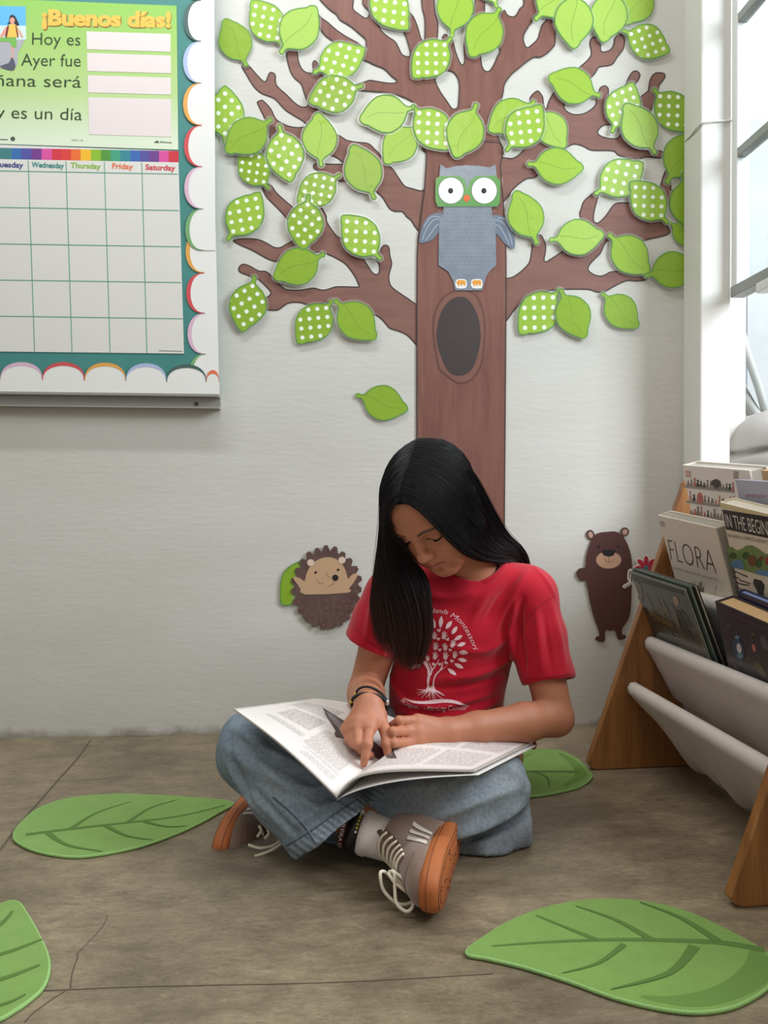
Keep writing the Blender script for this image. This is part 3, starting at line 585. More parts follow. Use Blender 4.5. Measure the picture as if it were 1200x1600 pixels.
# ------------------------------------------------------------------ paper animals
owl = empty('paper_owl', W(730, 350, .003)); tag(owl, 'laminated grey paper owl with wide white eyes on the trunk', 'paper owl')
z7 = cut(620, 230, 3.5556); OO = .0035
slate = M('owl_grey', rgb(116, 124, 138), .45, coat=.6, coatr=.12, var=rgb(134, 142, 156), vscale=42, bump=.1, bscale=6); wingm = M('owl_wing', rgb(104, 116, 134), .45, coat=.5, coatr=.15)
wpoly('wing', z7([(262, 372), (205, 368), (160, 400), (138, 450), (125, 528), (160, 528), (200, 512), (236, 468), (264, 440)]), OO, .0006, wingm, owl, sm=3)
wpoly('wing', z7([(530, 380), (585, 384), (635, 425), (655, 500), (652, 562), (610, 545), (575, 505), (545, 470), (525, 430)]), OO, .0006, wingm, owl, sm=3)
wm = M('wing_line', rgb(160, 172, 188), .5)
for side in ([[(255, 400), (205, 405), (165, 455), (142, 515)], [(260, 425), (225, 430), (195, 470), (160, 518)], [(245, 388), (190, 388), (152, 440)]], [[(545, 402), (590, 420), (625, 480), (642, 545)], [(540, 430), (570, 440), (600, 490), (625, 538)], [(560, 392), (610, 405), (640, 470)]]):
    wl = MB()
    for c in side: wline(wl, [(q.x, q.y) for q in smooth_loop(z7(c), 4, False)], OO+.0008, 1.3)
    wl.build('feather_lines', wm, owl)
wpoly('body', z7([(262, 325), (525, 325), (530, 385), (549, 402), (552, 655), (515, 690), (495, 720), (475, 795), (325, 795), (312, 740), (285, 690), (232, 655), (235, 395), (256, 380)]), OO+.0008, .0006, slate, owl)
wpoly('head', z7([(236, 165), (243, 95), (275, 118), (330, 104), (390, 100), (460, 104), (515, 112), (548, 97), (556, 165), (575, 195), (574, 250), (560, 332), (225, 332), (214, 250), (215, 190)]), OO+.0016, .0006, slate, owl)
wpoly('face_plate', z7([(216, 175), (240, 160), (345, 158), (378, 180), (392, 235), (408, 185), (440, 160), (548, 158), (575, 185), (574, 300), (560, 328), (228, 330), (214, 300)]), OO+.0023, .0003, M('owl_green', rgb(86, 150, 72), .4, coat=.4), owl)
sc = MB()
for row in range(15):
    for c_ in range(13):
        x0 = 246+c_*24+(12 if row % 2 else 0); y0 = 350+row*22
        if x0 > 540 or (y0 > 640 and not 300 < x0 < 490): continue
        wline(sc, [(a, b) for a, b in z7([(x0-11, y0), (x0-7, y0+9), (x0, y0+12), (x0+7, y0+9), (x0+11, y0)])], OO+.0015, .5)
tag(sc.build('scale_print', M('owl_scale', rgb(150, 158, 172), .5), owl), kind='stuff')
for cx in (301, 486):
    wpoly('eye', z7(ell(cx, 241, 70, 73, 32)), OO+.0027, .0003, M('owl_white', rgb(236, 236, 232), .35), owl)
    rb = MB(); rb.add(*ribbon([W(*q, OO+.0031) for q in z7(ell(cx, 241, 72, 75, 32))], NW, .0009)); rb.build('eye_outline', M('owl_line', rgb(50, 60, 50), .5), owl)
    wpoly('pupil', z7(ell(cx-2, 242, 14, 15, 18)), OO+.0031, .0003, M('owl_black', rgb(28, 26, 26), .35), owl)
wpoly('beak', z7([(388, 262), (404, 272), (408, 288), (396, 300), (388, 306), (376, 298), (370, 284), (374, 270)]), OO+.0027, .0005, M('owl_beak', rgb(224, 106, 60), .4), owl)
for cx in (357, 444):
    wpoly('foot', z7([(cx-32, 752), (cx-20, 734), (cx+22, 734), (cx+32, 752), (cx+26, 782), (cx-24, 782)]), OO+.0016, .0003, M('owl_white', rgb(236, 236, 232)), owl, sm=2)
    wpoly('foot_toes', z7([(cx-26, 752), (cx-16, 739), (cx+18, 739), (cx+26, 752), (cx+20, 772), (cx+8, 756), (cx+4, 776), (cx-6, 757), (cx-12, 776), (cx-20, 760)]), OO+.002, .0003, M('owl_orange', rgb(230, 156, 56), .4), owl, sm=2)
# owl laminate
lmo = MB(); lw = z7([(232, 88), (556, 88), (590, 180), (585, 340), (640, 410), (668, 500), (660, 578), (600, 560), (562, 520), (560, 670), (500, 740), (485, 805), (315, 805), (275, 705), (222, 665), (225, 520), (115, 545), (140, 420), (215, 340), (200, 180)])
lmo.add(*ribbon([W(*q, OO-.0008) for q in lw], NW, .004)); lmo.build('laminate_border', lamm, owl)
# hedgehog
hog = empty('paper_hedgehog', W(510, 920, .002)); tag(hog, 'brown spiky paper hedgehog waving on the wall behind the girl', 'paper hedgehog')
z8 = cut(420, 830, 6.6667); HO = .006
def spikes(cx, cy, rx, ry, n, dep, seed):
    random.seed(seed); out = []
    for i in range(n):
        a = 2*math.pi*i/n; b = a+math.pi/n
        q = 1+random.uniform(-.015, .02); out.append((cx+rx*q*math.cos(a), cy+ry*q*math.sin(a)))
        out.append((cx+rx*q*1.0*math.cos(a+.35*math.pi/n*2), cy+ry*q*math.sin(a+.35*math.pi/n*2)))
        out.append((cx+rx*(1-dep)*math.cos(b+.3*math.pi/n), cy+ry*(1-dep)*math.sin(b+.3*math.pi/n)))
    return out
hb = M('hog_brown', rgb(84, 58, 54), .5, var=rgb(104, 78, 72), vscale=38, stretch=(1, 1, .6), coat=.3, coatr=.2)
hb2 = M('hog_brown_light', rgb(104, 76, 70), .5, coat=.3, coatr=.2)
wpoly('spines', z8(spikes(602, 590, 368, 436, 23, .13, 1)), HO, .0008, hb, hog)
sp = MB(); random.seed(8)
for rrr, n in ((.86, 26), (.70, 22), (.54, 17), (.38, 12), (.2, 7)):
    for i in range(n):
        a = 2*math.pi*(i+random.uniform(-.3, .3))/n; cx, cy = 600+350*rrr*math.cos(a), 640+400*rrr*math.sin(a)
        if cy > 700 or rrr > .8:
            l = 74; w = 22; dx, dy = math.cos(a), math.sin(a)*1.1
            sp.poly([W(*q, HO+.001) for q in z8([(cx-dx*l*.4, cy-dy*l*.4), (cx-dy*w, cy+dx*w), (cx+dx*l*.6, cy+dy*l*.6), (cx+dy*w, cy-dx*w)])], NW, 0)
tag(sp.build('spine_print', hb2, hog), kind='stuff')
tan = M('hog_tan', rgb(196, 160, 126), .5)
wpoly('face', z8([(375, 660), (330, 600), (300, 555), (262, 505), (255, 478), (300, 482), (340, 500), (372, 522), (385, 470), (410, 400), (455, 340), (520, 292), (620, 270), (700, 290), (760, 340), (800, 410), (825, 495), (850, 470), (880, 446), (912, 440), (925, 460), (905, 500), (870, 555), (835, 598), (832, 640)]), HO+.0012, .0005, tan, hog, sm=2)
for cx, cy in ((437, 328), (762, 302)): wpoly('ear', z8(ell(cx, cy, 38, 36, 20)), HO+.0018, .0004, M('hog_ear', rgb(222, 198, 176), .5), hog)
blk = M('print_black', rgb(30, 28, 28), .5)
for cx, cy, r in ((488, 430, 13), (722, 402, 13), (693, 485, 33)): wpoly('nose' if r > 20 else 'eye', z8(ell(cx, cy, r, r, 20)), HO+.0018, .0004, blk, hog)
ml = MB()
for c in ([(508, 510), (520, 538), (545, 547), (568, 536)], [(600, 430), (612, 465), (650, 490)], [(610, 578), (650, 560), (685, 525)]): wline(ml, [(q.x, q.y) for q in smooth_loop(z8(c), 4, False)], HO+.0018, .6)
ml.build('smile', blk, hog)
lg = MB(); lg.add(*ribbon([W(*q, HO-.0012) for q in z8(ell(590, 640, 350, 425, 40))], NW, .008)); lg.build('laminate_border', lamm, hog)
# bear
bear = empty('paper_bear', W(950, 910, .002)); tag(bear, 'dark brown paper bear standing on the wall beside the book rack', 'paper bear')
z9 = cut(890, 810, 8); BO = .003
bm_ = M('bear_brown', rgb(80, 45, 42), .55)
for cx, cy, rx, ry, rt in ((262, 202, 50, 60, -.35), (690, 166, 54, 54, .3)):
    wpoly('ear', z9(ell(cx, cy, rx, ry, 24, rot=rt)), BO, .0006, M('bear_ear', rgb(84, 54, 48), .55), bear); wpoly('inner_ear', z9(ell(cx+2, cy+4, rx*.56, ry*.68, 20, rot=rt)), BO+.0007, .0004, M('bear_pink', rgb(186, 146, 128), .55), bear)
wpoly('body', z9([(300, 222), (340, 192), (390, 175), (480, 167), (565, 162), (640, 195), (700, 270), (750, 390), (778, 520), (782, 700), (776, 900), (768, 1100), (740, 1250), (662, 1370), (655, 1450), (698, 1456), (700, 1498), (612, 1516), (590, 1460), (566, 1390), (505, 1402), (446, 1392), (442, 1525), (385, 1542), (326, 1520), (332, 1480), (372, 1466), (362, 1390), (305, 1240), (250, 1020), (215, 800), (205, 768), (152, 776), (112, 750), (84, 690), (104, 640), (150, 618), (196, 612), (205, 500), (240, 360)]), BO+.0012, .0008, bm_, bear, sm=2)
wpoly('muzzle', z9(ell(488, 520, 158, 108, 30)), BO+.0022, .0004, M('bear_tan', rgb(192, 150, 122), .55), bear)
wpoly('nose', z9([(420, 395), (560, 395), (568, 430), (545, 462), (490, 474), (432, 462), (412, 430)]), BO+.0027, .0005, M('bear_nose', rgb(30, 34, 34), .45), bear, sm=2)
for cx, cy in ((360, 355), (607, 350)): wpoly('eye', z9(ell(cx, cy, 17, 17, 16)), BO+.0022, .0004, blk, bear)
ml = MB()
for c in ([(490, 475), (490, 548)], [(438, 505), (455, 535), (490, 549), (530, 538), (552, 505)]): wline(ml, [(q.x, q.y) for q in smooth_loop(z9(c), 4, False)], BO+.0027, .55)
ml.build('smile', blk, bear)
flw = empty('paper_flower', W(1008, 890, .006)); tag(flw, 'red paper daisy with a teal centre held by the paper bear', 'paper flower')
fo = .0065; fw_ = M('flower_white', rgb(226, 214, 208), .5); fr = M('flower_red', rgb(176, 34, 58), .5)
for i in range(8):
    a = -math.pi/2-.02+i*math.pi/4
    f_ = lambda L, w: z9([(960+math.cos(a)*28*.6, 620+math.sin(a)*28*.6), (960+math.cos(a)*L*.6-math.sin(a)*w, 620+math.sin(a)*L*.6+math.cos(a)*w), (960+math.cos(a)*L-math.sin(a)*w*.6, 620+math.sin(a)*L+math.cos(a)*w*.6), (960+math.cos(a)*(L+12), 620+math.sin(a)*(L+12)), (960+math.cos(a)*L+math.sin(a)*w*.6, 620+math.sin(a)*L-math.cos(a)*w*.6), (960+math.cos(a)*L*.6+math.sin(a)*w, 620+math.sin(a)*L*.6-math.cos(a)*w)])
    wpoly('petal_border', f_(158, 48), fo+i*.00008, .0004, fw_, flw, sm=2); wpoly('petal', f_(138, 30), fo+.0012, .0003, fr, flw, sm=2)
wpoly('flower_centre', z9(ell(960, 620, 30, 28, 20)), fo+.0016, .0004, M('flower_teal', rgb(62, 118, 116), .5), flw)
wpoly('stem_border', z9([(735, 640), (770, 625), (790, 650), (765, 700), (768, 790), (785, 815), (690, 875), (662, 862), (665, 838), (745, 790), (722, 765), (722, 700)]), fo, .0005, fw_, flw, holes=[z9([(748, 660), (765, 650), (752, 700), (752, 770), (745, 760), (738, 700)]), z9([(690, 850), (765, 805), (768, 812), (690, 862), (680, 858)])])
# ------------------------------------------------------------------ leaf rugs
rugm = M('rug_green', rgb(124, 160, 78), .85, .2, var=rgb(116, 152, 72), vscale=30, bump=.35, bscale=700, sheen=.2)
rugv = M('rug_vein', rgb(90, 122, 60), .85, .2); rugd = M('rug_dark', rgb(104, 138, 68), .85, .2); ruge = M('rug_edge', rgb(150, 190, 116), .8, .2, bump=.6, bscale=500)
def rug(label, out, veins, crescents=()):
    veins = [(p_, w0*1.35, w1*1.35) for p_, w0, w1 in veins]; c = FL(sum(q[0] for q in out)/len(out), sum(q[1] for q in out)/len(out)); e = empty('leaf_rug', c); T = .006
    lp = [FL(q.x, q.y, T) for q in smooth_loop(out, 5)]
    MB().poly(lp, (0, 0, 1), T).build('pile', rugm, e)
    ed = MB(); p = [q-Vector((0, 0, .0030)) for q in lp]; V = []; F = []; n = 8; k = len(p)
    ed.tube(p, .0029, n, closed=True); ed.build('stitched_edge', ruge, e, True)
    vb = MB()
    for vi, (pts, w0, w1) in enumerate(veins):
        q = [FL(a.x, a.y, T+.0004+.00012*vi) for a in smooth_loop(pts, 4, False)]; V = []; F = []
        for i, a in enumerate(q):
            t = (q[min(i+1, len(q)-1)]-q[max(i-1, 0)]).normalized(); s = Vector((-t.y, t.x, 0)); w = (w0+(w1-w0)*i/(len(q)-1))*.5
            V += [a-s*w, a+s*w]
        F = [(2*i, 2*i+2, 2*i+3, 2*i+1) for i in range(len(q)-1)]; vb.add(V, [f[::-1] for f in F])
    tag(vb.build('vein_print', rugv, e), kind='stuff')
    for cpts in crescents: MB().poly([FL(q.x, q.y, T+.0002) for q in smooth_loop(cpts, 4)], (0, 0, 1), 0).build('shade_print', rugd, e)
    tag(e, label, 'rug', 'leaf shaped rugs on the floor'); return e
rug('green leaf shaped rug on the concrete nearest the open end of the book rack',
    [(729,1486),(758,1462),(800,1437),(850,1418),(905,1407),(960,1404),(1020,1410),(1075,1424),(1130,1449),(1170,1470),(1198,1488),(1212,1505),(1207,1530),(1180,1553),(1140,1571),(1090,1578),(1030,1572),(960,1555),(890,1530),(820,1508),(765,1495)],
    [([(768,1478),(850,1472),(950,1468),(1050,1469),(1130,1473),(1195,1484)], .002, .009), ([(935,1469),(885,1449),(838,1430)], .006, .002), ([(1018,1468),(965,1438),(900,1415)], .008, .002), ([(1122,1470),(1065,1434),(1000,1409)], .009, .002), ([(975,1475),(935,1504),(878,1520)], .006, .001), ([(1085,1478),(1045,1520),(955,1545)], .010, .001)],
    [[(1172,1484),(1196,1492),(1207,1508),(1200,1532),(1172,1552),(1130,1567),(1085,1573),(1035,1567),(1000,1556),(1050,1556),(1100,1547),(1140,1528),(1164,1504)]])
rug('green leaf shaped rug with its tip by the grey shoe, near the board wall',
    [(22,1304),(30,1288),(60,1262),(105,1247),(165,1240.5),(230,1241),(300,1245),(362,1252),(340,1268),(290,1294),(225,1318),(160,1332),(110,1336),(60,1328),(30,1315)],
    [([(40,1304),(110,1295),(200,1285),(280,1275),(352,1258)], .008, .003), ([(112,1294),(150,1270),(205,1252)], .007, .001), ([(200,1284),(235,1262),(278,1249)], .006, .001), ([(75,1301),(105,1320),(160,1330)], .007, .002), ([(165,1290),(200,1306),(240,1312)], .006, .001), ([(225,1283),(260,1291),(292,1290)], .005, .001)])
rug('green leaf shaped rug cut off by the picture edge, nearest the camera',
    [(22,1406),(42,1428),(60,1460),(73,1490),(75,1515),(66,1540),(45,1560),(20,1577),(-10,1592),(-90,1610),(-210,1600),(-270,1540),(-225,1475),(-110,1435),(-20,1418)],
    [([(20,1423),(0,1445),(-40,1470)], .003, .008), ([(66,1467),(0,1491),(-80,1505)], .003, .009), ([(62,1507),(0,1530),(-80,1545)], .003, .009), ([(40,1553),(0,1570),(-80,1580)], .002, .006)])
rug('dark green leaf shaped rug half hidden behind the girl, reaching the book rack',
    [(640,1212),(700,1188),(770,1174),(830,1170),(868,1171),(893,1180),(912,1194),(923,1208),(922,1215),(905,1227),(870,1236),(828,1242),(760,1243),(700,1232)],
    [([(655,1213),(750,1208),(840,1205),(905,1206)], .003, .009), ([(835,1206),(855,1215),(858,1232)], .006, .001), ([(760,1207),(790,1190),(832,1178)], .005, .001)],
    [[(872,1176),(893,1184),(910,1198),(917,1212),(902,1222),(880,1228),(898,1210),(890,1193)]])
# ------------------------------------------------------------------ book rack with fabric slings
R0 = FL(916, 1204.5); R1_ = FL(1137, 1421); RA = (R1_-R0); RLEN = RA.length; RA.normalize(); RB = Vector((-RA.y, RA.x, 0)); RB = RB if RB.x > 0 else -RB
def RK(a, b, z): return R0+RA*a+RB*b+Vector((0, 0, z))
def bz(u, v, a=0):
    q = plane_hit(u, v, R0+RA*a, RA)-R0; return q.dot(RB), q.z
rack = empty('book_rack', R0); tag(rack, 'wooden A-frame book rack with cream fabric slings against the window wall', 'book rack')
wood = bpy.data.materials.new('oak_veneer'); wood.use_nodes = True
def wood_nodes(m):
    N, L = m.node_tree.nodes, m.node_tree.links; p = N['Principled BSDF']
    tc = N.new('ShaderNodeTexCoord'); mp = N.new('ShaderNodeMapping'); mp.inputs['Scale'].default_value = (1, 1, .055); L.new(tc.outputs['Object'], mp.inputs[0])
    n = N.new('ShaderNodeTexNoise'); n.inputs['Scale'].default_value = 55; n.inputs['Detail'].default_value = 7; n.inputs['Roughness'].default_value = .6; n.inputs['Distortion'].default_value = .4; L.new(mp.outputs[0], n.inputs['Vector'])
    r = N.new('ShaderNodeValToRGB'); e = r.color_ramp.elements; e[0].position = .3; e[0].color = rgb(124, 80, 41); e[1].position = .7; e[1].color = rgb(168, 115, 64)
    L.new(n.outputs['Fac'], r.inputs[0]); L.new(r.outputs[0], p.inputs['Base Color']); p.inputs['Roughness'].default_value = .42
wood_nodes(wood); _M['oak_veneer'] = wood
B0 = bz(916, 1185)[0]; BT, ZT = bz(1067, 752)
def panel(a0, name='side_panel'):
    T = .018
    pr = [(.004, .014), (.012, .004), (.022, .0), (.352, .0), (.362, .004), (.366, .014), (BT+.052, ZT-.012), (BT+.044, ZT), (BT+.03, ZT+.004), (BT+.016, ZT+.004), (BT+.004, ZT-.004)]
    o = MB().poly([RK(a0, b, z+.001) for b, z in pr], RA, T, back=True).build(name, wood, rack)
    m = o.modifiers.new('bevel', 'BEVEL'); m.width = .0025; m.segments = 2; m.limit_method = 'ANGLE'
    return o
panel(0); panel(RLEN)
cloth = M('sling_canvas', rgb(214, 205, 196), .85, .15, bump=.25, bscale=420, var=rgb(206, 196, 187), vscale=6, sheen=.2)
d1 = bz(988, 1074); d2 = bz(1015, 1003); t2 = bz(1057, 1094); t1 = bz(1070, 1203)
TIERS = [(d1, (t1[0]-.01, .030), (t2[0]+.012, t2[1]+.004), .016, .020), (d2, t2, (t2[0]+.05, t2[1]+.11), .008, .006), ((.168, .378), (.232, .255), (.275, .36), .008, .006), ((.20, .474), (.252, .362), (.285, .46), .006, .004)]
def sling(F, T, Bk, sag, wr, i):
    rod = MB().tube([RK(-.012, F[0], F[1]), RK(RLEN-.006, F[0], F[1])], .0085, 12).build('dowel', wood, rack, True)
    fx = F[0]; fz = F[1]
    pr = [(fx+.012, fz-.010), (fx+.012, fz+.002), (fx+.004, fz+.0115), (fx-.006, fz+.0105), (fx-.0115, fz+.002), (fx-.010, fz-.010)]
    k = 10
    for j in range(1, k): pr.append((fx-.006+(T[0]-fx-.004)*j/k, fz-.014+(T[1]+.012-fz+.014)*(j/k)))
    pr += [(T[0]-.006, T[1]+.008), (T[0]+.004, T[1]), (T[0]+.016, T[1]+.004)]
    for j in range(1, 8): pr.append((T[0]+.018+(Bk[0]-T[0]-.018)*j/7, T[1]+.008+(Bk[1]-T[1]-.008)*j/7))
    nA = 60; V = []; rng = random.Random(i)
    ph = [rng.uniform(0, 6) for _ in range(4)]
    for ia in range(nA+1):
        a = .003+(RLEN-.024)*ia/nA; s = math.sin(math.pi*ia/nA)
        for j, (b, z) in enumerate(pr):
            t = j/(len(pr)-1); low = max(0, 1-abs(t-.66)/.42)
            wv = wr*low*(.45*math.sin(a*38+ph[0]+t*5)+.35*math.sin(a*71+ph[1]-t*7)+.3*math.sin(a*17+ph[2]))
            V.append(RK(a, b+wv*.5, z-sag*s*min(1, low*1.3)+wv*.35))
    m = len(pr); F_ = [(x*m+j, x*m+j+1, (x+1)*m+j+1, (x+1)*m+j) for x in range(nA) for j in range(m-1)]
    o = obj('sling', V, F_, cloth, rack, True); sd = o.modifiers.new('solid', 'SOLIDIFY'); sd.thickness = .0016; sd.offset = 0
    return o
for i, q in enumerate(TIERS): sling(*q, i)
# ------------------------------------------------------------------ books on the rack
class Sheet:
    def __init__(s, o, ex, ed, n): s.o, s.ex, s.ed, s.n = Vector(o), Vector(ex), Vector(ed), Vector(n)
    def uv(s, u, v):
        q = plane_hit(u, v, s.o, s.n)-s.o; return (q.dot(s.ex), q.dot(s.ed))
    def ppoly(s, mb, pts, lift, mi=0): s.poly(mb, [s.uv(*p) for p in pts], lift, mi)
    def pline(s, mb, pts, w, lift, mi=0): s.line(mb, [s.uv(*p) for p in pts], w, lift, mi)
    def ptext(s, mb, t, b0, b1, top0, lift, bold=0, mi=0):
        """text whose baseline runs b0-b1 and whose first capital reaches top0 (frame points)"""
        v, f, w = text2d(t, bold); a, b, c = (Vector(s.uv(*q)) for q in (b0, b1, top0)); d = b-a; up = (c-a)/.73
        mb.add([s(*(a+d*x+up*y), lift) for x, y in v], f, mi)
    def __call__(s, x, y, lift=0): return s.o+s.ex*x+s.ed*y+s.n*lift
    def poly(s, mb, pts, lift, mi=0): mb.poly([s(x, y, lift) for x, y in pts], s.n, 0, mi=mi)
    def line(s, mb, pts, w, lift, mi=0): mb.add(*ribbon([s(x, y, lift) for x, y in pts], s.n, w, 0, closed=False), mi)
    def text(s, mb, t, x0, x1, y, cap, lift, bold=0, mi=0, yscale=1, rise=0):
        v, f, w = text2d(t, bold); mb.add([s(x0+(x1-x0)*a, y-rise*a-b*cap/.73, lift) for a, b in v], f, mi)
def frame_of(TL, TR, tier, shift=0, a_min=None):
    (fb, fz), (tb, tz) = TIERS[tier][0], TIERS[tier][1]
    lean = Vector(RB*((fb+.014)-(tb-.012))+Vector((0, 0, fz-(tz+.006)))).normalized(); p0 = RK(0, tb-.012+shift, tz+.006)
    if a_min is not None:                       # lean over the front rod just far enough to clear the end panel
        q = bz(*TL, a_min); p0 = RK(0, fb+.0145, fz); lean = (RK(0, q[0], q[1])-p0).normalized()
    n = RA.cross(lean).normalized(); n = -n if n.dot(RB) > 0 else n
    A = plane_hit(*TL, p0, n); Bq = plane_hit(*TR, p0, n); ex = (Bq-A).normalized(); ed = n.cross(ex); ed = -ed if ed.z > 0 else ed
    return Sheet(A, ex, ed, n), (Bq-A).length, (A.z-tz-.036)/-ed.z
def book(label, S, w, h, th, cover, pages, hard=.0025, over=.003):
    e = empty('book', S(w/2, h, -th/2)); tag(e, label, 'book', 'books on the fabric rack')
    m4 = Matrix((S.ex, S.ed, S.n)).transposed().to_4x4(); m4.translation = S.o
    MB().box((0, 0, -hard), (w, h, 0), M4=m4).build('front_cover', cover, e); MB().box((0, 0, -th), (w, h, -th+hard), M4=m4).build('back_cover', cover, e)
    MB().box((0, 0, -th+hard), (hard, h, -hard), M4=m4).build('spine', cover, e)
    MB().box((hard, over, -th+hard), (w-over, h-over, -hard), M4=m4).build('pages', pages, e); return e
paper = M('page_edges', rgb(226, 216, 200), .7, bump=.3, bscale=900); paper_g = M('page_edges_grey', rgb(168, 160, 150), .7, bump=.3, bscale=900); paper_t = M('page_edges_tan', rgb(206, 168, 120), .7)
cream = M('cover_cream', rgb(228, 216, 198), .4); inkb = M('ink_black', rgb(40, 36, 34), .45); inkg = M('ink_soft', rgb(150, 140, 126), .5)
LF = .0004
# FLORA
S, w, h = frame_of((1028, 805), (1117, 825), 2, 0); e = book('cream FLORA plant book in the second sling from the window side', S, w, h, .030, cream, paper_g, .003)
mb = MB(); S.ptext(mb, 'FLORA', (1049, 875), (1120, 896.5), (1042.5, 839.5), LF, -.022); mb.build('title_lettering', M('ink_flora', rgb(58, 54, 48), .4), e)
mb = MB(); S.ptext(mb, 'EL MUNDO SECRETO DE LAS PLANTAS', (1051.5, 888), (1123, 908.5), (1051, 884.8), LF); mb.build('lettering', inkg, e)
mb = MB(); S.ppoly(mb, [(1030.5, 814), (1037.8, 815.2), (1039, 823), (1032, 822)], LF); mb.build('emblem', M('emblem_grey', rgb(176, 160, 148), .5), e)
mb = MB(); S.ptext(mb, 'DK', (1032.6, 820.5), (1038, 821.3), (1032, 816.5), LF*1.5, .02); mb.build('emblem_lettering', cream, e)
mb = MB(); random.seed(4)
for i in range(18):
    t = (i-8.5)*1.25; y0 = random.uniform(907, 918); S.pline(mb, [(1094+t*.25, 946), (1092.5+t*.5, 930), (1090+t*1.0, y0)], .0011, LF)
S.pline(mb, [(1117.5, 937), (1116.5, 926), (1120, 915)], .0010, LF); S.pline(mb, [(1054.5, 907), (1050, 895), (1045, 886)], .0010, LF)
tag(mb.build('plant_drawing', M('ink_olive', rgb(92, 84, 60), .5), e), kind='stuff')
# IN THE BEGINNING
S, w, h = frame_of((1124, 784.5), (1255, 817), 2, .010); e = book('book with a black title band over a green landscape, beside the cream plant book', S, w, h, .026, M('cover_ivory', rgb(224, 212, 190), .4), paper, .003)
yellow = M('cover_buff', rgb(222, 204, 156), .4)
mb = MB(); S.ppoly(mb, [(1125, 785.5), (1230, 811), (1230, 818), (1126.5, 793)], LF*.5); mb.build('buff_band', yellow, e)
mb = MB(); S.ppoly(mb, [(1128.7, 796), (1236, 813), (1238, 849), (1134.7, 826.7)], LF); mb.build('title_band', M('band_black', rgb(34, 30, 30), .35), e)
mb = MB(); S.ptext(mb, 'IN THE BEGINNING', (1136.5, 823), (1232, 843.5), (1132.3, 801), LF*1.6, -.004); mb.build('title_lettering', M('ink_white', rgb(226, 220, 208), .4), e)
mb = MB(); S.ptext(mb, 'THE NEARLY COMPLETE HISTORY OF', (1137, 838.5), (1206, 851), (1136, 833), LF); mb.build('lettering', M('ink_taupe', rgb(120, 106, 92), .5), e)
mb = MB(); gm = [M('land_green', rgb(98, 128, 70), .45, var=rgb(128, 146, 88), vscale=60), M('land_brown', rgb(120, 78, 54), .45), M('land_blue', rgb(96, 134, 164), .45), M('land_dark', rgb(66, 92, 52), .45), M('land_red', rgb(150, 62, 56), .45)]
S.ppoly(mb, [(1135.5, 855), (1143, 854), (1152, 860), (1160, 857), (1167, 852), (1176, 852), (1186, 858), (1196, 865), (1230, 868), (1232, 909), (1200, 901), (1180, 896), (1160, 890), (1142, 886)], LF, 0)
S.ppoly(mb, [(1140, 884), (1146, 876), (1156, 873), (1162, 880), (1163, 889), (1152, 888)], LF*1.4, 2); S.ppoly(mb, [(1180, 892), (1192, 890), (1232, 900), (1232, 909), (1200, 901), (1182, 897)], LF*1.4, 2)
for x, y, rx, ry, q in ((1176, 876, 7, 9, 1), (1166, 868, 6, 6, 3), (1186, 880, 5, 7, 3), (1199, 876, 3, 7, 4), (1146, 868, 6, 5, 3), (1190, 872, 4, 4, 1)): S.ppoly(mb, ell(x, y, rx, ry, 12), LF*1.8, q)
mb.build('landscape_print', gm, e)
mb = MB()
for pts in ([(1146, 894.5), (1150, 893), (1158, 897), (1168.5, 901)], [(1145.5, 901), (1151, 902), (1155.5, 904)], [(1155, 906), (1164, 909), (1173, 912)], [(1150, 909.5), (1160, 913), (1171, 914.5)], [(1149, 916.5), (1160, 921), (1174, 924)], [(1150.5, 924.5), (1154, 924), (1165, 929), (1176, 932.5)]): S.pline(mb, pts, .0022, LF)
S.ppoly(mb, [(1178, 904), (1190, 907), (1195, 914), (1194.5, 920), (1193, 924), (1195, 938), (1186, 937), (1184, 925), (1181, 919), (1177, 912)], LF)
tag(mb.build('ink_print', M('ink_slate', rgb(62, 58, 56), .5), e), kind='stuff')
# dark adventure book and the thin ones behind it
S, w, h = frame_of((984, 893), (1069, 921), 1, 0, .004); e = book('dark glossy picture book with a gold title at the end of the front sling', S, w, h, .0055, M('cover_pine', rgb(54, 58, 50), .25, var=rgb(72, 74, 64), vscale=12, coat=.3), paper, .0012)
mb = MB(); gg = [M('mt_pale', rgb(110, 102, 96), .3), M('mt_moss', rgb(70, 72, 60), .3), M('mt_night', rgb(48, 46, 52), .3), M('band_dark', rgb(44, 42, 36), .3), M('rock_tan', rgb(120, 106, 88), .3), M('glow', rgb(168, 142, 122), .3)]
z3 = cut(970, 880, 7.5)
S.ppoly(mb, z3([(125, 115), (720, 305), (745, 372), (150, 205)]), LF, 3)
for pts, q in (([(290, 350), (310, 365), (380, 520), (400, 640), (330, 560)], 0), ([(425, 400), (445, 420), (510, 560), (520, 640), (450, 570)], 0), ([(475, 425), (500, 440), (580, 590), (560, 640), (500, 560)], 4), ([(575, 500), (600, 480), (720, 690), (680, 760), (610, 640)], 0), ([(640, 540), (700, 560), (780, 740), (860, 900), (760, 860), (690, 720)], 2), ([(700, 520), (770, 600), (850, 760), (790, 740)], 1), ([(390, 690), (560, 740), (640, 860), (420, 800)], 1), ([(560, 740), (620, 800), (700, 850), (640, 840)], 0)): S.ppoly(mb, z3(pts), LF*1.3, q)
S.ppoly(mb, z3(ell(648, 440, 32, 62, 16, rot=-.3)), LF*1.5, 5); S.ppoly(mb, z3([(165, 205), (215, 225), (250, 290), (262, 440), (240, 470), (200, 400), (215, 340), (190, 270)]), LF*1.5, 4)
mb.build('scene_print', gg, e)
mb = MB()
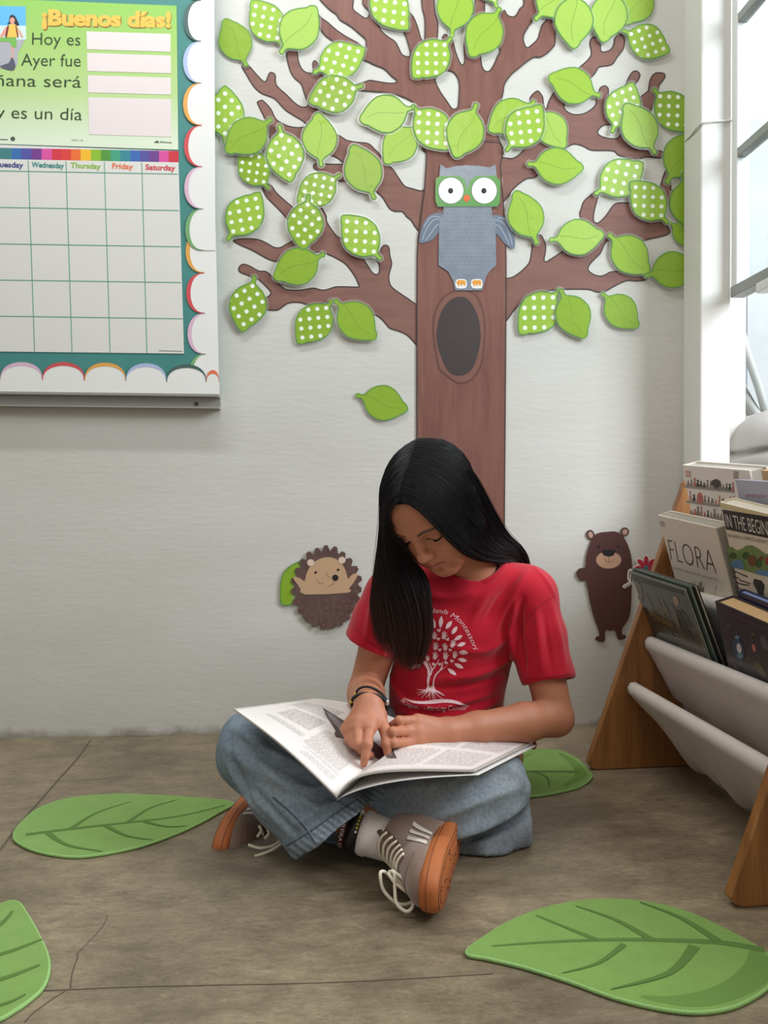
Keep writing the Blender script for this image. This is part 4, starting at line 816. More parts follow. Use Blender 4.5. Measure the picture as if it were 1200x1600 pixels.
for i in range(9):
    x = 345+31*i; y = 600+16*i; S.pline(mb, z3([(x, y+26), (x+8, y-32), (x+18, y+24), (x+30, y-22)]), .0016, LF*2.6)
S.pline(mb, z3([(330, 560), (420, 575), (540, 600)]), .0010, LF*2.6); S.pline(mb, z3([(380, 650), (480, 690), (590, 715)]), .0010, LF*2.6)
tag(mb.build('gold_title_print', M('gold_ink', rgb(150, 124, 68), .35), e), kind='stuff')
mb = MB()
for i in range(8):
    x0 = 640+20*(i % 3)+14*i; S.pline(mb, z3([(x0, 880+30*i), (930+15*i, 975+26*i)]), .0012, LF)
tag(mb.build('ink_print', M('ink_pale', rgb(150, 140, 128), .5), e), kind='stuff')
mb = MB(); S.line(mb, [(0, .0012), (w, .0012)], .0016, LF*1.2); S.line(mb, [(w-.001, 0), (w-.001, h)], .0016, LF*1.2); mb.build('cover_border', M('cover_edge', rgb(186, 184, 172), .4), e)
S2 = Sheet(S(.003, -.004, -.0065), S.ex, S.ed, S.n); book('thin teal backed book directly behind the dark glossy picture book', S2, w*1.0+.006, h, .005, M('cover_teal', rgb(70, 92, 84), .35), paper, .001)
S3 = Sheet(S(.008, -.003, -.0125), S.ex, S.ed, S.n); book('thin black book at the back of the dark picture books, front sling', S3, w*1.0+.009, h, .006, M('cover_black', rgb(40, 38, 34), .35), paper, .001)
# space book
S, w, h = frame_of((1117, 939), (1235, 991), 1, .002); spc = M('cover_night', rgb(44, 36, 48), .3, var=rgb(54, 42, 50), vscale=20, coat=.2)
e = book('dark space book with galaxies in the front sling, nearest the camera', S, w, h, .034, spc, paper_t, .003)
mb = MB(); gx = [M('gal_blue', rgb(52, 66, 92), .3), M('gal_white', rgb(206, 196, 200), .3), M('gal_pink', rgb(190, 110, 112), .3), M('gal_olive', rgb(92, 82, 54), .3), M('gal_grey', rgb(86, 78, 86), .3), M('gal_cyan', rgb(92, 128, 146), .3)]
z4 = cut(1090, 920, 8.89)
for x, y, rx, ry, rt, q, l in ((570, 840, 75, 160, -.25, 0, 1), (580, 825, 32, 70, -.2, 1, 1.4), (785, 820, 24, 55, -.25, 2, 1.2), (555, 672, 34, 24, .2, 5, 1.3), (590, 930, 45, 40, 0, 5, 1.2), (560, 1130, 22, 110, -.55, 4, 1.2), (880, 1120, 45, 120, -.55, 3, 1.2), (930, 750, 45, 110, -.4, 4, 1.2), (435, 520, 18, 22, .3, 4, 1.2), (395, 565, 14, 12, 0, 4, 1.2), (770, 630, 30, 22, 0, 3, 1.2)): S.ppoly(mb, z4(ell(x, y, rx, ry, 16, rot=rt)), LF*l, q)
random.seed(12)
for i in range(60): S.ppoly(mb, z4(ell(random.uniform(360, 960), random.uniform(480, 1250), random.uniform(3, 9), None, 6)), LF*.8, random.choice((4, 4, 2, 5)))
tag(mb.build('galaxy_print', gx, e), kind='stuff')
mb = MB(); S.pline(mb, [(1119.5, 950.5), (1201, 985)], .0010, LF); mb.build('cover_line', M('cover_line', rgb(104, 92, 104), .4), e)
mb = MB(); S.ppoly(mb, [(1123, 958), (1130, 961), (1132, 970), (1125.5, 967.5)], LF); mb.build('emblem', M('emblem_dark', rgb(74, 62, 70), .5), e)
S4 = Sheet(S(.012, -.010, -.036), S.ex, S.ed, S.n); book('blue edged book tucked behind the dark space book', S4, w, h, .014, M('cover_navy', rgb(44, 46, 74), .4), M('page_edges_blue', rgb(136, 146, 190), .6), .002)
# history book
S, w, h = frame_of((1066, 726.5), (1171, 735), 3, 0); e = book('white history book with three shelves of little objects, at the top of the rack', S, w, h, .034, M('cover_white', rgb(230, 220, 208), .4), paper_g, .003)
pk_ = w/105.0                                   # one frame pixel on this cover
def hp(x, y): return S.uv(x, y)
mb = MB(); hg = M('shelf_grey', rgb(150, 142, 132), .5)
for y0, y1 in ((760.5, 769), (785, 791), (784, 800)):
    pass
for a, b, t in (((1069, 760), (1148, 768), 3), ((1072, 783.5), (1122, 790), 3), ((1122, 789), (1160, 794), 3), ((1070, 806), (1150, 814), 3)): S.line(mb, [hp(*a), hp(*b)], t*pk_*.8, LF)
tag(mb.build('shelf_print', hg, e), kind='stuff')
mb = MB(); random.seed(21); him = [M('ob_ink', rgb(58, 52, 48), .5), M('ob_grey', rgb(128, 118, 108), .5), M('ob_red', rgb(184, 98, 88), .5)]
for base, x0, x1, n in ((758.5, 1073, 1148, 15), (782, 1076, 1150, 13), (804, 1078, 1140, 12)):
    for i in range(n):
        x = x0+(x1-x0)*(i+.5)/n; hh = random.uniform(6, 15); ww = random.uniform(1.2, 2.8); y = base+(x-x0)*.112; q = random.choice((0, 0, 1, 1, 2))
        S.poly(mb, [hp(*p) for p in ((x-ww, y), (x-ww*.9, y-hh*.4), (x-ww*.3, y-hh*.6), (x-ww*.8, y-hh), (x+ww*.7, y-hh), (x+ww*.4, y-hh*.55), (x+ww, y-hh*.35), (x+ww*.9, y))], LF*1.3, q)
S.poly(mb, [hp(*p) for p in ((1089, 785), (1089.5, 774), (1092, 769.5), (1095, 769.5), (1098, 774), (1099, 786))], LF*1.6, 2)
S.poly(mb, [hp(*p) for p in ((1111, 757), (1113, 750.5), (1120, 748), (1126, 752), (1127, 759), (1119, 762))], LF*1.6, 0)
tag(mb.build('object_print', him, e), kind='stuff')
mb = MB(); S.poly(mb, [hp(*p) for p in ((1071, 735.5), (1079, 736.2), (1079.5, 745), (1071.5, 744.5))], LF); mb.build('emblem', M('emblem_rose', rgb(204, 140, 130), .5), e)
mb = MB(); S.ptext(mb, 'DK', (1072.8, 742), (1078.6, 742.7), (1072.4, 737.5), LF*1.6, .02); mb.build('emblem_lettering', M('cover_white', rgb(230, 220, 208)), e)
mb = MB()
for y in (737.5, 741.5, 745.5): S.line(mb, [hp(1146, y), hp(1154, y+.6)], 1.5*pk_, LF)
tag(mb.build('ink_print', M('ink_soft', rgb(150, 140, 126)), e), kind='stuff')
# pale blue book and tan one
S, w, h = frame_of((1149, 749.5), (1262, 757), 3, -.020); e = book('thin lavender blue picture book standing in front of the history book', S, w, h*.9, .006, M('cover_lavender', rgb(172, 172, 186), .4), paper, .0015)
mb = MB(); pts = [(1165+33*t, 774+1.2*t+1.8*math.sin(t*44)*(1 if int(t*9) % 3 else 1.6)) for t in np.linspace(0, 1, 70)]
S.pline(mb, pts, .0011, LF); tag(mb.build('red_script_print', M('ink_coral', rgb(196, 110, 112), .5), e), kind='stuff')
S, w, h = frame_of((1189, 735), (1285, 741), 3, .012); book('tan book at the far end of the top sling behind the lavender book', S, w, h, .02, M('cover_tan', rgb(196, 158, 108), .4), paper, .002)
# ------------------------------------------------------------------ implicit surfaces for the figure
V3 = lambda p: np.array([p[0], p[1], p[2]], dtype=np.float64)
def axis(lo, hi, coarse, fine=()):
    """grid lines from lo to hi, finer inside the given (a, b, step) spans"""
    out = [lo]
    while out[-1] < hi:
        x = out[-1]; s = coarse
        for a, b, st in fine:
            if a-coarse*.5 <= x < b: s = min(s, st)
        out.append(x+s)
    return np.array(out)
class SDF:
    def __init__(s, xs, ys, zs):
        s.a = (xs, ys, zs); s.D = np.full((len(xs), len(ys), len(zs)), 9.0, dtype=np.float32)
    def sub(s, lo, hi):
        return tuple(slice(max(0, np.searchsorted(a, l)-1), min(len(a), np.searchsorted(a, h)+2)) for a, l, h in zip(s.a, lo, hi))
    def pts(s, sl): return s.a[0][sl[0]][:, None, None], s.a[1][sl[1]][None, :, None], s.a[2][sl[2]][None, None, :]
    def put(s, fn, lo, hi, k=0, op='u'):
        m = k+.012; sl = s.sub(np.asarray(lo)-m, np.asarray(hi)+m)
        if any(q.stop <= q.start for q in sl): return
        d = fn(*s.pts(sl)).astype(np.float32); D = s.D[sl]
        if op == 'u':
            r = np.minimum(D, d)
            if k: h = np.maximum(k-np.abs(D-d), 0)/k; r = r-h*h*k*.25
        else:
            d = -d; r = np.maximum(D, d)
            if k: h = np.maximum(k-np.abs(D-d), 0)/k; r = r+h*h*k*.25
        s.D[sl] = r
    def cone(s, a, b, ra, rb, k=.01, op='u', squash=None, clip=None):
        a, b = V3(a), V3(b); ab = b-a; L2 = ab@ab
        def fn(X, Y, Z):
            x, y, z = X-a[0], Y-a[1], Z-a[2]
            t = np.clip((x*ab[0]+y*ab[1]+z*ab[2])/L2, 0, 1)
            x, y, z = x-t*ab[0], y-t*ab[1], z-t*ab[2]
            if squash is not None:
                w, q = squash; e = (x*w[0]+y*w[1]+z*w[2])*(1/q-1); x, y, z = x+e*w[0], y+e*w[1], z+e*w[2]
            d = np.sqrt(x*x+y*y+z*z)-(ra+(rb-ra)*t)
            if squash is not None: d = d*min(1, squash[1]+.15)
            if clip is not None:
                c, n = clip; d = np.maximum(d, (X-c[0])*n[0]+(Y-c[1])*n[1]+(Z-c[2])*n[2])
            return d
        r = max(ra, rb); s.put(fn, np.minimum(a, b)-r, np.maximum(a, b)+r, k, op)
    def chain(s, pts, rs, k=.008, **kw):
        for i in range(len(pts)-1): s.cone(pts[i], pts[i+1], rs[i], rs[i+1], k, **kw)
    def ell(s, c, r, R=None, k=.01, op='u'):
        c = V3(c); r = np.asarray(r, float); R = np.eye(3) if R is None else np.asarray(R)   # R rows = axes
        def fn(X, Y, Z):
            x, y, z = X-c[0], Y-c[1], Z-c[2]
            u = [(x*R[i][0]+y*R[i][1]+z*R[i][2]) for i in range(3)]
            k0 = np.sqrt(sum((u[i]/r[i])**2 for i in range(3))); k1 = np.sqrt(sum((u[i]/r[i]**2)**2 for i in range(3)))+1e-9
            return k0*(k0-1)/k1
        m = r.max(); s.put(fn, c-m, c+m, k, op)
    def floor(s, z=0.001):
        s.D = np.maximum(s.D, (z-s.a[2])[None, None, :].astype(np.float32))
    def mesh(s, smooth=1):
        D = s.D; ins = D < 0
        c = [ins[i:ins.shape[0]-1+i, j:ins.shape[1]-1+j, k:ins.shape[2]-1+k] for i in (0, 1) for j in (0, 1) for k in (0, 1)]
        any_ = c[0].copy(); all_ = c[0].copy()
        for q in c[1:]: any_ |= q; all_ &= q
        I, J, K = np.nonzero(any_ & ~all_); n = len(I)
        vid = np.full(any_.shape, -1, dtype=np.int32); vid[I, J, K] = np.arange(n)
        acc = np.zeros((n, 3)); cnt = np.zeros(n)
        cor = [(i, j, k) for i in (0, 1) for j in (0, 1) for k in (0, 1)]
        val = {q: D[I+q[0], J+q[1], K+q[2]].astype(np.float64) for q in cor}
        for p in cor:
            for ax in range(3):
                if p[ax]: continue
                q = tuple(p[i]+(i == ax) for i in range(3)); a, b = val[p], val[q]; m = (a < 0) != (b < 0)
                t = np.where(m, a/np.where(m, a-b, 1), 0)
                for i in range(3): acc[:, i] += m*(p[i]+(t if i == ax else 0))
                cnt += m
        fr = acc/cnt[:, None]; V = np.empty((n, 3))
        for i, (ax, id_) in enumerate(zip(s.a, (I, J, K))): V[:, i] = ax[id_]+fr[:, i]*(ax[id_+1]-ax[id_])
        F = []
        for ax in range(3):
            o = [i for i in range(3) if i != ax]
            A = ins.take(range(ins.shape[ax]-1), ax); B = ins.take(range(1, ins.shape[ax]), ax); ch = np.nonzero(A != B)
            ok = np.ones(len(ch[0]), bool)
            for q in o: ok &= (ch[q] > 0) & (ch[q] < ins.shape[q]-1)
            ch = [q[ok] for q in ch]; flip = ~A[tuple(ch)]
            def cell(d1, d2):
                e = [ch[0], ch[1], ch[2]]; e[o[0]] = e[o[0]]-d1; e[o[1]] = e[o[1]]-d2; return vid[tuple(e)]
            q = np.stack([cell(1, 1), cell(0, 1), cell(0, 0), cell(1, 0)], 1)
            if ax == 1: flip = ~flip
            q[flip] = q[flip][:, ::-1]; F.append(q)
        F = np.concatenate(F); F = F[(F >= 0).all(1)]
        for _ in range(smooth):
            S = np.zeros_like(V); C = np.zeros(n)
            for a in range(4):
                for b in ((a+1) % 4, (a+3) % 4): np.add.at(S, F[:, a], V[F[:, b]]); np.add.at(C, F[:, a], 1)
            V = V*.5+.5*S/np.maximum(C, 1)[:, None]
        return V, F
def vnormals(V, F):
    n = np.cross(V[F[:, 2]]-V[F[:, 0]], V[F[:, 3]]-V[F[:, 1]]); N = np.zeros_like(V)
    for a in range(4): np.add.at(N, F[:, a], n)
    return N/(np.linalg.norm(N, axis=1, keepdims=True)+1e-12)
def paint(o, col):
    a = o.data.color_attributes.new('paint', 'FLOAT_COLOR', 'POINT'); c = np.ones((len(col), 4), np.float32); c[:, :3] = col
    a.data.foreach_set('color', c.ravel())
L3 = lambda r, g, b: np.array([lin(r), lin(g), lin(b)])
def sstep(a, b, x): t = np.clip((x-a)/(b-a), 0, 1); return t*t*(3-2*t)
# ------------------------------------------------------------------ the girl: pose
HL = np.array([.75, -.647, .13]); HF = np.array([-.394, -.597, -.70])
HL /= np.linalg.norm(HL); HF -= HL*(HF@HL); HF /= np.linalg.norm(HF); HU = np.cross(HF, -HL); HU /= np.linalg.norm(HU)
if HU[2] < 0: HU = -HU
HO_ = np.array([.151, -.566, .5615]); HS = .97; HR = np.array([HL, HF, HU])     # head frame: x her left, y forward, z up
def HD(x, y, z): return Vector(HO_+(HL*x+HF*y+HU*z)*HS)
neckb = P(742, 905, 1.43)
shA, elA, wrA = P(615, 930, 1.43), P(570, 1080, 1.45), P(577, 1101, 1.257)
shB, elB, wrB = P(824, 928, 1.43), P(868, 1122, 1.365), P(702, 1143, 1.272)
hipA, knA, anA = P(655, 1165, 1.51), P(397, 1172, 1.30), P(600, 1309, 1.196)
hipB, knB, anB = P(765, 1180, 1.51), P(762, 1232, 1.28), P(455, 1277, 1.345)
girl = empty('person', P(700, 1215, 1.5).xy.to_3d()); tag(girl, 'girl in red T-shirt and jeans sitting cross-legged, reading an open magazine', 'person', None)
fingersA = [([(577.5,1138,1.212), (574,1163,1.185), (571,1181,1.180), (568.5,1193.5,1.181)], [.0092, .0078, .0068, .0058]),
            ([(559,1138,1.214), (560,1162,1.190), (570,1176,1.200), (580,1180,1.212)], [.0092, .0078, .0068, .0058]),
            ([(549,1140,1.220), (553,1161,1.198), (564,1173,1.208), (575,1178,1.220)], [.0088, .0074, .0064, .0056]),
            ([(540,1140,1.230), (546,1157,1.212), (556,1168,1.220), (566,1173,1.230)], [.0078, .0066, .0058, .0050])]
thumbA = ([(592,1118,1.240), (601,1140,1.222), (604,1163,1.208), (606,1180,1.205)], [.0115, .0088, .0078, .0064])
fingersB = [([(652,1126,1.252), (624,1126,1.230), (612,1134,1.244), (617,1141,1.262)], [.0088, .0073, .0066, .0058]),
            ([(640,1142,1.238), (614,1143,1.212), (604,1150,1.230), (610,1156,1.250)], [.0090, .0074, .0067, .0058]),
            ([(641,1160,1.233), (615,1160.5,1.208), (606,1167,1.226), (612,1171,1.246)], [.0088, .0073, .0066, .0058]),
            ([(646,1174,1.238), (623,1176,1.215), (613,1179,1.232), (618,1181,1.246)], [.0078, .0064, .0058, .0052])]
thumbB = ([(675,1134,1.262), (652,1140,1.256), (632,1146,1.252), (618,1147,1.256)], [.0115, .0090, .0080, .0066])
def body():
    ho = HO_
    xs = axis(-.34, .42, .0045, [(ho[0]-.09, ho[0]+.08, .0016), (-.045, .15, .0019)])
    wy = V3(wrA)[1]
    ys = axis(-.86, -.22, .0045, [(ho[1]-.10, ho[1]+.07, .0016), (wy-.09, wy+.05, .0019)])
    zs = axis(.0, .70, .0045, [(.145, .26, .0019), (ho[2]-.135, ho[2]+.05, .0016)])
    S = SDF(xs, ys, zs)
    # trunk and limbs
    fwd = (0.05, -1, 0)
    S.cone(P(705, 1185, 1.52), P(706, 1080, 1.49), .105, .085, .02, squash=(fwd, .8)); S.cone(P(706, 1080, 1.49), P(720, 985, 1.455), .085, .098, .03, squash=(fwd, .72))
    S.cone(shA, shB, .040, .040, .03); S.cone(P(720, 985, 1.455), P(733, 930, 1.44), .092, .06, .03, squash=(fwd, .72))
    S.cone(neckb, HD(0, -.030, -.045), .046, .047, .022); S.cone(P(738, 918, 1.43), neckb, .06, .045, .02)
    for sh, el, wr in ((shA, elA, wrA), (shB, elB, wrB)):
        d = (wr-el).normalized(); mid = el+(wr-el)*.3
        S.chain([sh, sh+(el-sh)*.45, el], [.040, .037, .031], .012); S.chain([el, mid, el+(wr-el)*.75, wr], [.030, .0325, .026, .0225], .012)
    for hp_, kn, an in ((hipA, knA, anA), (hipB, knB, anB)):
        S.chain([hp_, kn], [.066, .046], .015); S.chain([kn, kn+(an-kn)*.35, an], [.046, .044, .027], .012)
    # hands
    for wr, el, fs, th in ((wrA, elA, fingersA, thumbA), (wrB, elB, fingersB, thumbB)):
        q = wr+(wr-el).normalized()*.004
        for pts, rs in fs:
            p = [P(*a) for a in pts]
            S.cone(q, p[0], .0165, rs[0]*1.12, .012)
        S.cone(q, P(*th[0][0]), .015, th[1][0], .010); S.cone(P(*th[0][0]), P(*fs[0][0][0]), .0095, .008, .010)
        for a, b in zip(fs[:-1], fs[1:]):
            S.cone((P(*a[0][0])*.8+q*.2), (P(*b[0][0])*.8+q*.2), .0095, .009, .008)
        for pts, rs in fs:
            S.chain([P(*a) for a in pts], rs, .0012)
            for a, r in zip(pts[:2], rs[:2]): S.ell(P(*a), (r*1.08,)*3, None, .003)
        S.chain([P(*a) for a in th[0]], th[1], .004)
    # ---- head, in its own frame
    H = lambda x, y, z: HD(x, y, z); h = HS
    def E(c, r, k=.01, op='u'): S.ell(H(*c), np.array(r)*h, HR, k, op)
    def C(a, b, ra, rb, k=.008, op='u'): S.cone(H(*a), H(*b), ra*h, rb*h, k, op)
    E((0, -.014, .028), (.072, .090, .078), .012)
    E((0, .026, .030), (.060, .060, .062), .02)
    E((0, .034, -.018), (.0565, .052, .058), .02)
    for s in (-1, 1):
        C((.052*s, -.012, -.030), (.046*s, .004, -.062), .019, .018, .02); C((.046*s, .004, -.060), (.012*s, .060, -.086), .018, .0165, .02)
        E((.034*s, .056, -.032), (.024, .022, .022), .018)              # cheek
        E((.028*s, .052, -.062), (.024, .028, .026), .02)
        C((.010*s, .0800, .014), (.036*s, .0735, .017), .0095, .008, .014)   # brow ridge
        C((.036*s, .0735, .017), (.050*s, .056, .010), .008, .007, .012)
        E((.0665*s, -.012, -.008), (.007, .015, .024), .006)             # ear
    E((0, .0655, -.0885), (.016, .016, .0128), .018)                     # chin
    C((0, .067, -.052), (0, .069, -.078), .022, .014, .02)
    for s in (-1, 1): E((.0315*s, .0905, -.003), (.0165, .015, .0115), .012, 's')    # eye socket
    for s in (-1, 1): E((.0315*s, .0665, -.003), (.0150, .0150, .0135), .004)         # closed upper lid over the eyeball
    C((0, .0800, .010), (0, .0890, -.009), .0062, .0064, .010); C((0, .0890, -.009), (0, .0995, -.0275), .0066, .0088, .008)      # nose
    E((0, .0990, -.0295), (.0100, .0092, .0085), .006)
    for s in (-1, 1): E((.0112*s, .0915, -.0330), (.0070, .0085, .0066), .005)
    C((0, .090, -.039), (0, .085, -.046), .006, .006, .008)
    for s in (-1, 1): E((.0058*s, .0970, -.0385), (.0028, .0040, .0022), .0025, 's')
    for s in (-1, 1):
        C((.003*s, .0905, -.0535), (.0215*s, .0785, -.0575), .0042, .0020, .006)        # upper lip
        C((.004*s, .0885, -.0625), (.0205*s, .0785, -.0588), .0050, .0020, .006)        # lower lip
    C((0, .0885, -.0725), (0, .0885, -.0730), .006, .006, .008, 's')
    for s in (-1, 1): C((0, .0945, -.0580), (.012*s, .0905, -.0577), .0013, .0013, .0035, 's'); C((.012*s, .0905, -.0577), (.0225*s, .0812, -.0580), .0013, .0010, .0035, 's')
    for s in (-1, 1): C((.0175*s, .0815, -.0085), (.0455*s, .0705, -.0075), .0010, .0010, .0022, 's')   # lid crease
    S.floor(.002)
    V, F = S.mesh(1)
    o = obj('body', V, F, M('skin', rgb(255, 255, 255), .48, .35, attr='paint', bump=.10, bscale=900), girl, True)
    # natural colouring: lips, cheeks, brows
    q = ((V-HO_)@HR.T)/HS; base = L3(184, 121, 92); col = np.tile(base, (len(V), 1))
    x, y, z = q[:, 0], q[:, 1], q[:, 2]; face = (np.abs(x) < .075) & (y > .03) & (np.abs(z) < .11)
    def mixin(c, wgt): 
        nonlocal col
        wgt = (wgt*face)[:, None]; col = col*(1-wgt)+L3(*c)*wgt
    ax_ = np.abs(x)
    lip = np.maximum(1-((ax_/.0235)**2+((z+.0582)/.0085)**2), 0); mixin((166, 98, 84), np.clip(lip*2.0, 0, 1)*(y > .074)*.75); mixin((96, 48, 44), (1-sstep(.5, 1.2, np.abs(z+.0578)/.0011))*(ax_ < .0225)*(y > .074)*.7)
    ck = np.exp(-(((ax_-.036)/.018)**2+((z+.032)/.018)**2)); mixin((196, 124, 98), ck*.35)
    bz_ = .0150+.0055*np.sin(np.clip((ax_-.008)/.042, 0, 1)*math.pi*.75); bw = .0024*(1-sstep(.034, .054, ax_))+.0008
    br = (1-sstep(.6, 1.15, np.abs(z-bz_)/bw))*sstep(.009, .014, ax_)*(1-sstep(.047, .054, ax_)); mixin((44, 32, 28), br*.85)
    lid = np.exp(-(((ax_-.0315)/.015)**2+((z-.004)/.006)**2)); mixin((160, 104, 84), lid*.35)
    ls = (1-sstep(.7, 1.3, np.abs(z+.0078+.010*((ax_-.0315)/.016)**2*-.55)/.0016))*(np.abs(ax_-.0315) < .0165); mixin((34, 24, 22), ls)
    # fingertips a little pinker
    for f in fingersA+fingersB+[thumbA, thumbB]:
        t = V3(P(*f[0][-1])); w_ = np.exp(-((V-t)**2).sum(1)/.009**2)[:, None]*.45; col = col*(1-w_)+L3(206, 128, 112)*w_
    paint(o, col); return o
BODY = body()
def lashes():
    for s in (-1, 1):
        mb = MB(); n = 18; V = []; 
        for i in range(n+1):
            t = i/n; x = .0175+.0280*t; u = (x-.0315)/.016; y = .0815-.012*u*u-.001; z = -.0080+.0050*u*u
            V += [Vector(HD(s*x, y-.0030, z+.0006)), Vector(HD(s*x, y+.0022-.001*abs(u), z-.0020))]
        mb.add(V, [(2*i, 2*i+2, 2*i+3, 2*i+1) for i in range(n)]); o = mb.build('eyelashes', M('lash_black', rgb(24, 18, 18), .5), girl)
lashes()
# ------------------------------------------------------------------ clothes
def on(bvh, u, v, lift=.0009):
    d = px(u, v).normalized(); h = bvh.ray_cast(CAM, d)
    return None if h[0] is None else h[0]+(h[1]*lift if h[1].dot(d) < 0 else -h[1]*lift)
def wob(p, seeds):
    r = 0
    for a, b, c, ph, am in seeds: r = r+am*np.sin(p[:, 0]*a+p[:, 1]*b+p[:, 2]*c+ph)
    return r
def relax(V, F, w, it):
    """smooth only where w is high (hems)"""
    for _ in range(it):
        S = np.zeros_like(V); C = np.zeros(len(V))
        for a in range(4):
            for b in ((a+1) % 4, (a+3) % 4): np.add.at(S, F[:, a], V[F[:, b]]); np.add.at(C, F[:, a], 1)
        V = V+(S/np.maximum(C, 1)[:, None]-V)*(.6*w)[:, None]
    return V
def ridger(V, F):
    bv = BVHTree.FromPolygons([tuple(p) for p in V], [tuple(int(i) for i in q) for q in F])
    def R(pts, w, h):
        """raise a soft fold of height h along a line over the cloth given in frame points"""
        q = smooth_loop(pts, 6, False); q = [on(bv, p.x, p.y, 0) for p in q]; q = [V3(p) for p in q if p is not None]; k = len(q)
        if k < 2: return 0
        out = np.zeros(len(V)); c = sum(q)/k; rad = max(np.linalg.norm(p-c) for p in q)+3*w; I = np.nonzero(np.linalg.norm(V-c, axis=1) < rad)[0]; X = V[I]; best = np.full(len(I), 9.0); bt = np.zeros(len(I))
        for i in range(k-1):
            a, ab = q[i], q[i+1]-q[i]; t = np.clip(((X-a)@ab)/(ab@ab+1e-12), 0, 1); d = np.linalg.norm(X-a-t[:, None]*ab, axis=1); m = d < best; best[m] = d[m]; bt[m] = (i+t[m])/(k-1)
        out[I] = h*np.exp(-(best/w)**2)*np.sin(np.clip(bt, .03, .97)*math.pi)**.6; return out
    return R
def shirt():
    S = SDF(axis(-.14, .46, .0030), axis(-.68, -.27, .0034), axis(.05, .52, .0030)); fwd = (0.05, -1, 0)
    S.cone(P(694, 1120, 1.47), P(702, 1060, 1.465), .105, .104, .02, squash=(fwd, .84)); S.cone(P(702, 1060, 1.465), P(722, 965, 1.45), .104, .108, .03, squash=(fwd, .74))
    S.cone(P(722, 965, 1.45), P(730, 935, 1.44), .108, .085, .03, squash=(fwd, .74))
    S.cone(shA, P(720, 925, 1.44), .047, .055, .03); S.cone(shB, P(730, 925, 1.44), .048, .055, .03)
    S.cone(P(738, 912, 1.435), P(744, 888, 1.43), .068, .056, .02)
    # sleeves, open at the hem
    for sh, end, r0, r1, nrm in ((shA, P(576, 1010, 1.435), .051, .052, None), (shB, P(857, 1066, 1.384), .052, .0475, None)):
        n = (end-sh).normalized(); m = sh+(end-sh)*.5
        S.cone(sh, m, r0, r0*.99, .025); S.cone(m, end+n*.02, r0*.99, r1, .012, clip=(V3(end), V3(n)))
        S.cone(end-n*.030, end+n*.03, r1-.0085, r1-.0060, .003, op='s')
    # neck opening
    nu = (HD(0, -.030, -.045)-neckb).normalized()
    S.cone(P(741, 884, 1.42), P(744, 884, 1.42)+nu*.06, .052, .058, .004, op='s')
    V, F = S.mesh(2)
    for end, sh in ((P(576, 1010, 1.435), shA), (P(857, 1066, 1.384), shB)):
        V = relax(V, F, np.exp(-(((V-V3(end))@V3((end-sh).normalized()))/.006)**2)*(np.linalg.norm(V-V3(end), axis=1) < .08), 10)
    N = vnormals(V, F)
    f = wob(V, [(38, 11, 17, 0, .0011), (17, 9, 44, 1.4, .0012), (70, -22, 40, 2.2, .0006), (-52, 12, 66, .4, .0006)])
    R = ridger(V, F)
    for pts, w, h in (([(806,940),(800,985),(812,1035)], .006, .007), ([(818,935),(812,990),(822,1050)], .005, -.007), ([(826,895),(795,940),(775,985)], .009, .0045), ([(800,890),(760,930),(735,975)], .010, .0035), ([(812,900),(780,935),(760,970)], .006, -.003),
                      ([(630,1112),(680,1122),(745,1108),(800,1085)], .008, .007), ([(620,1092),(690,1104),(770,1082)], .007, .005), ([(690,1062),(750,1052),(808,1022)], .009, .006), ([(660,1075),(730,1072),(800,1052)], .006, -.004), ([(700,1012),(760,1015),(805,985)], .010, .004),
                      ([(745,925),(700,935),(660,925)], .010, .003), ([(860,940),(872,990),(882,1045)], .010, .0035), ([(838,950),(842,1000),(846,1050)], .008, .004), ([(850,960),(856,1005),(862,1050)], .006, -.003), ([(830,880),(852,905),(868,935)], .006, .002),
                      ([(590,920),(580,960),(572,1005)], .008, .0035), ([(612,940),(606,985),(600,1022)], .007, .006), ([(605,1040),(620,1075),(640,1100)], .007, .005), ([(800,1000),(805,1040),(800,1090)], .007, .004)):
        f += R(pts, w*.85, h*1.45)
    V = V+N*f[:, None]
    red = M('shirt_red', rgb(186, 12, 40), .8, .2, bump=.22, bscale=900, var=rgb(176, 10, 36), vscale=20, sheen=.25)
    o = obj('t_shirt', V, F, red, girl, True)
    # neck rib and stitched hems
    c = P(743, 886, 1.425); ax = nu; u = ax.orthogonal().normalized(); v_ = ax.cross(u)
    MB().tube([c+(u*math.cos(t)+v_*math.sin(t))*.0560+ax*.001 for t in np.linspace(0, 2*math.pi, 49)[:-1]], .0058, 8, closed=True).build('neck_rib', red, o, True)
    return o, V, F
SHIRT, SV, SF = shirt()
SBVH = BVHTree.FromPolygons([tuple(p) for p in SV], [tuple(int(i) for i in q) for q in SF])
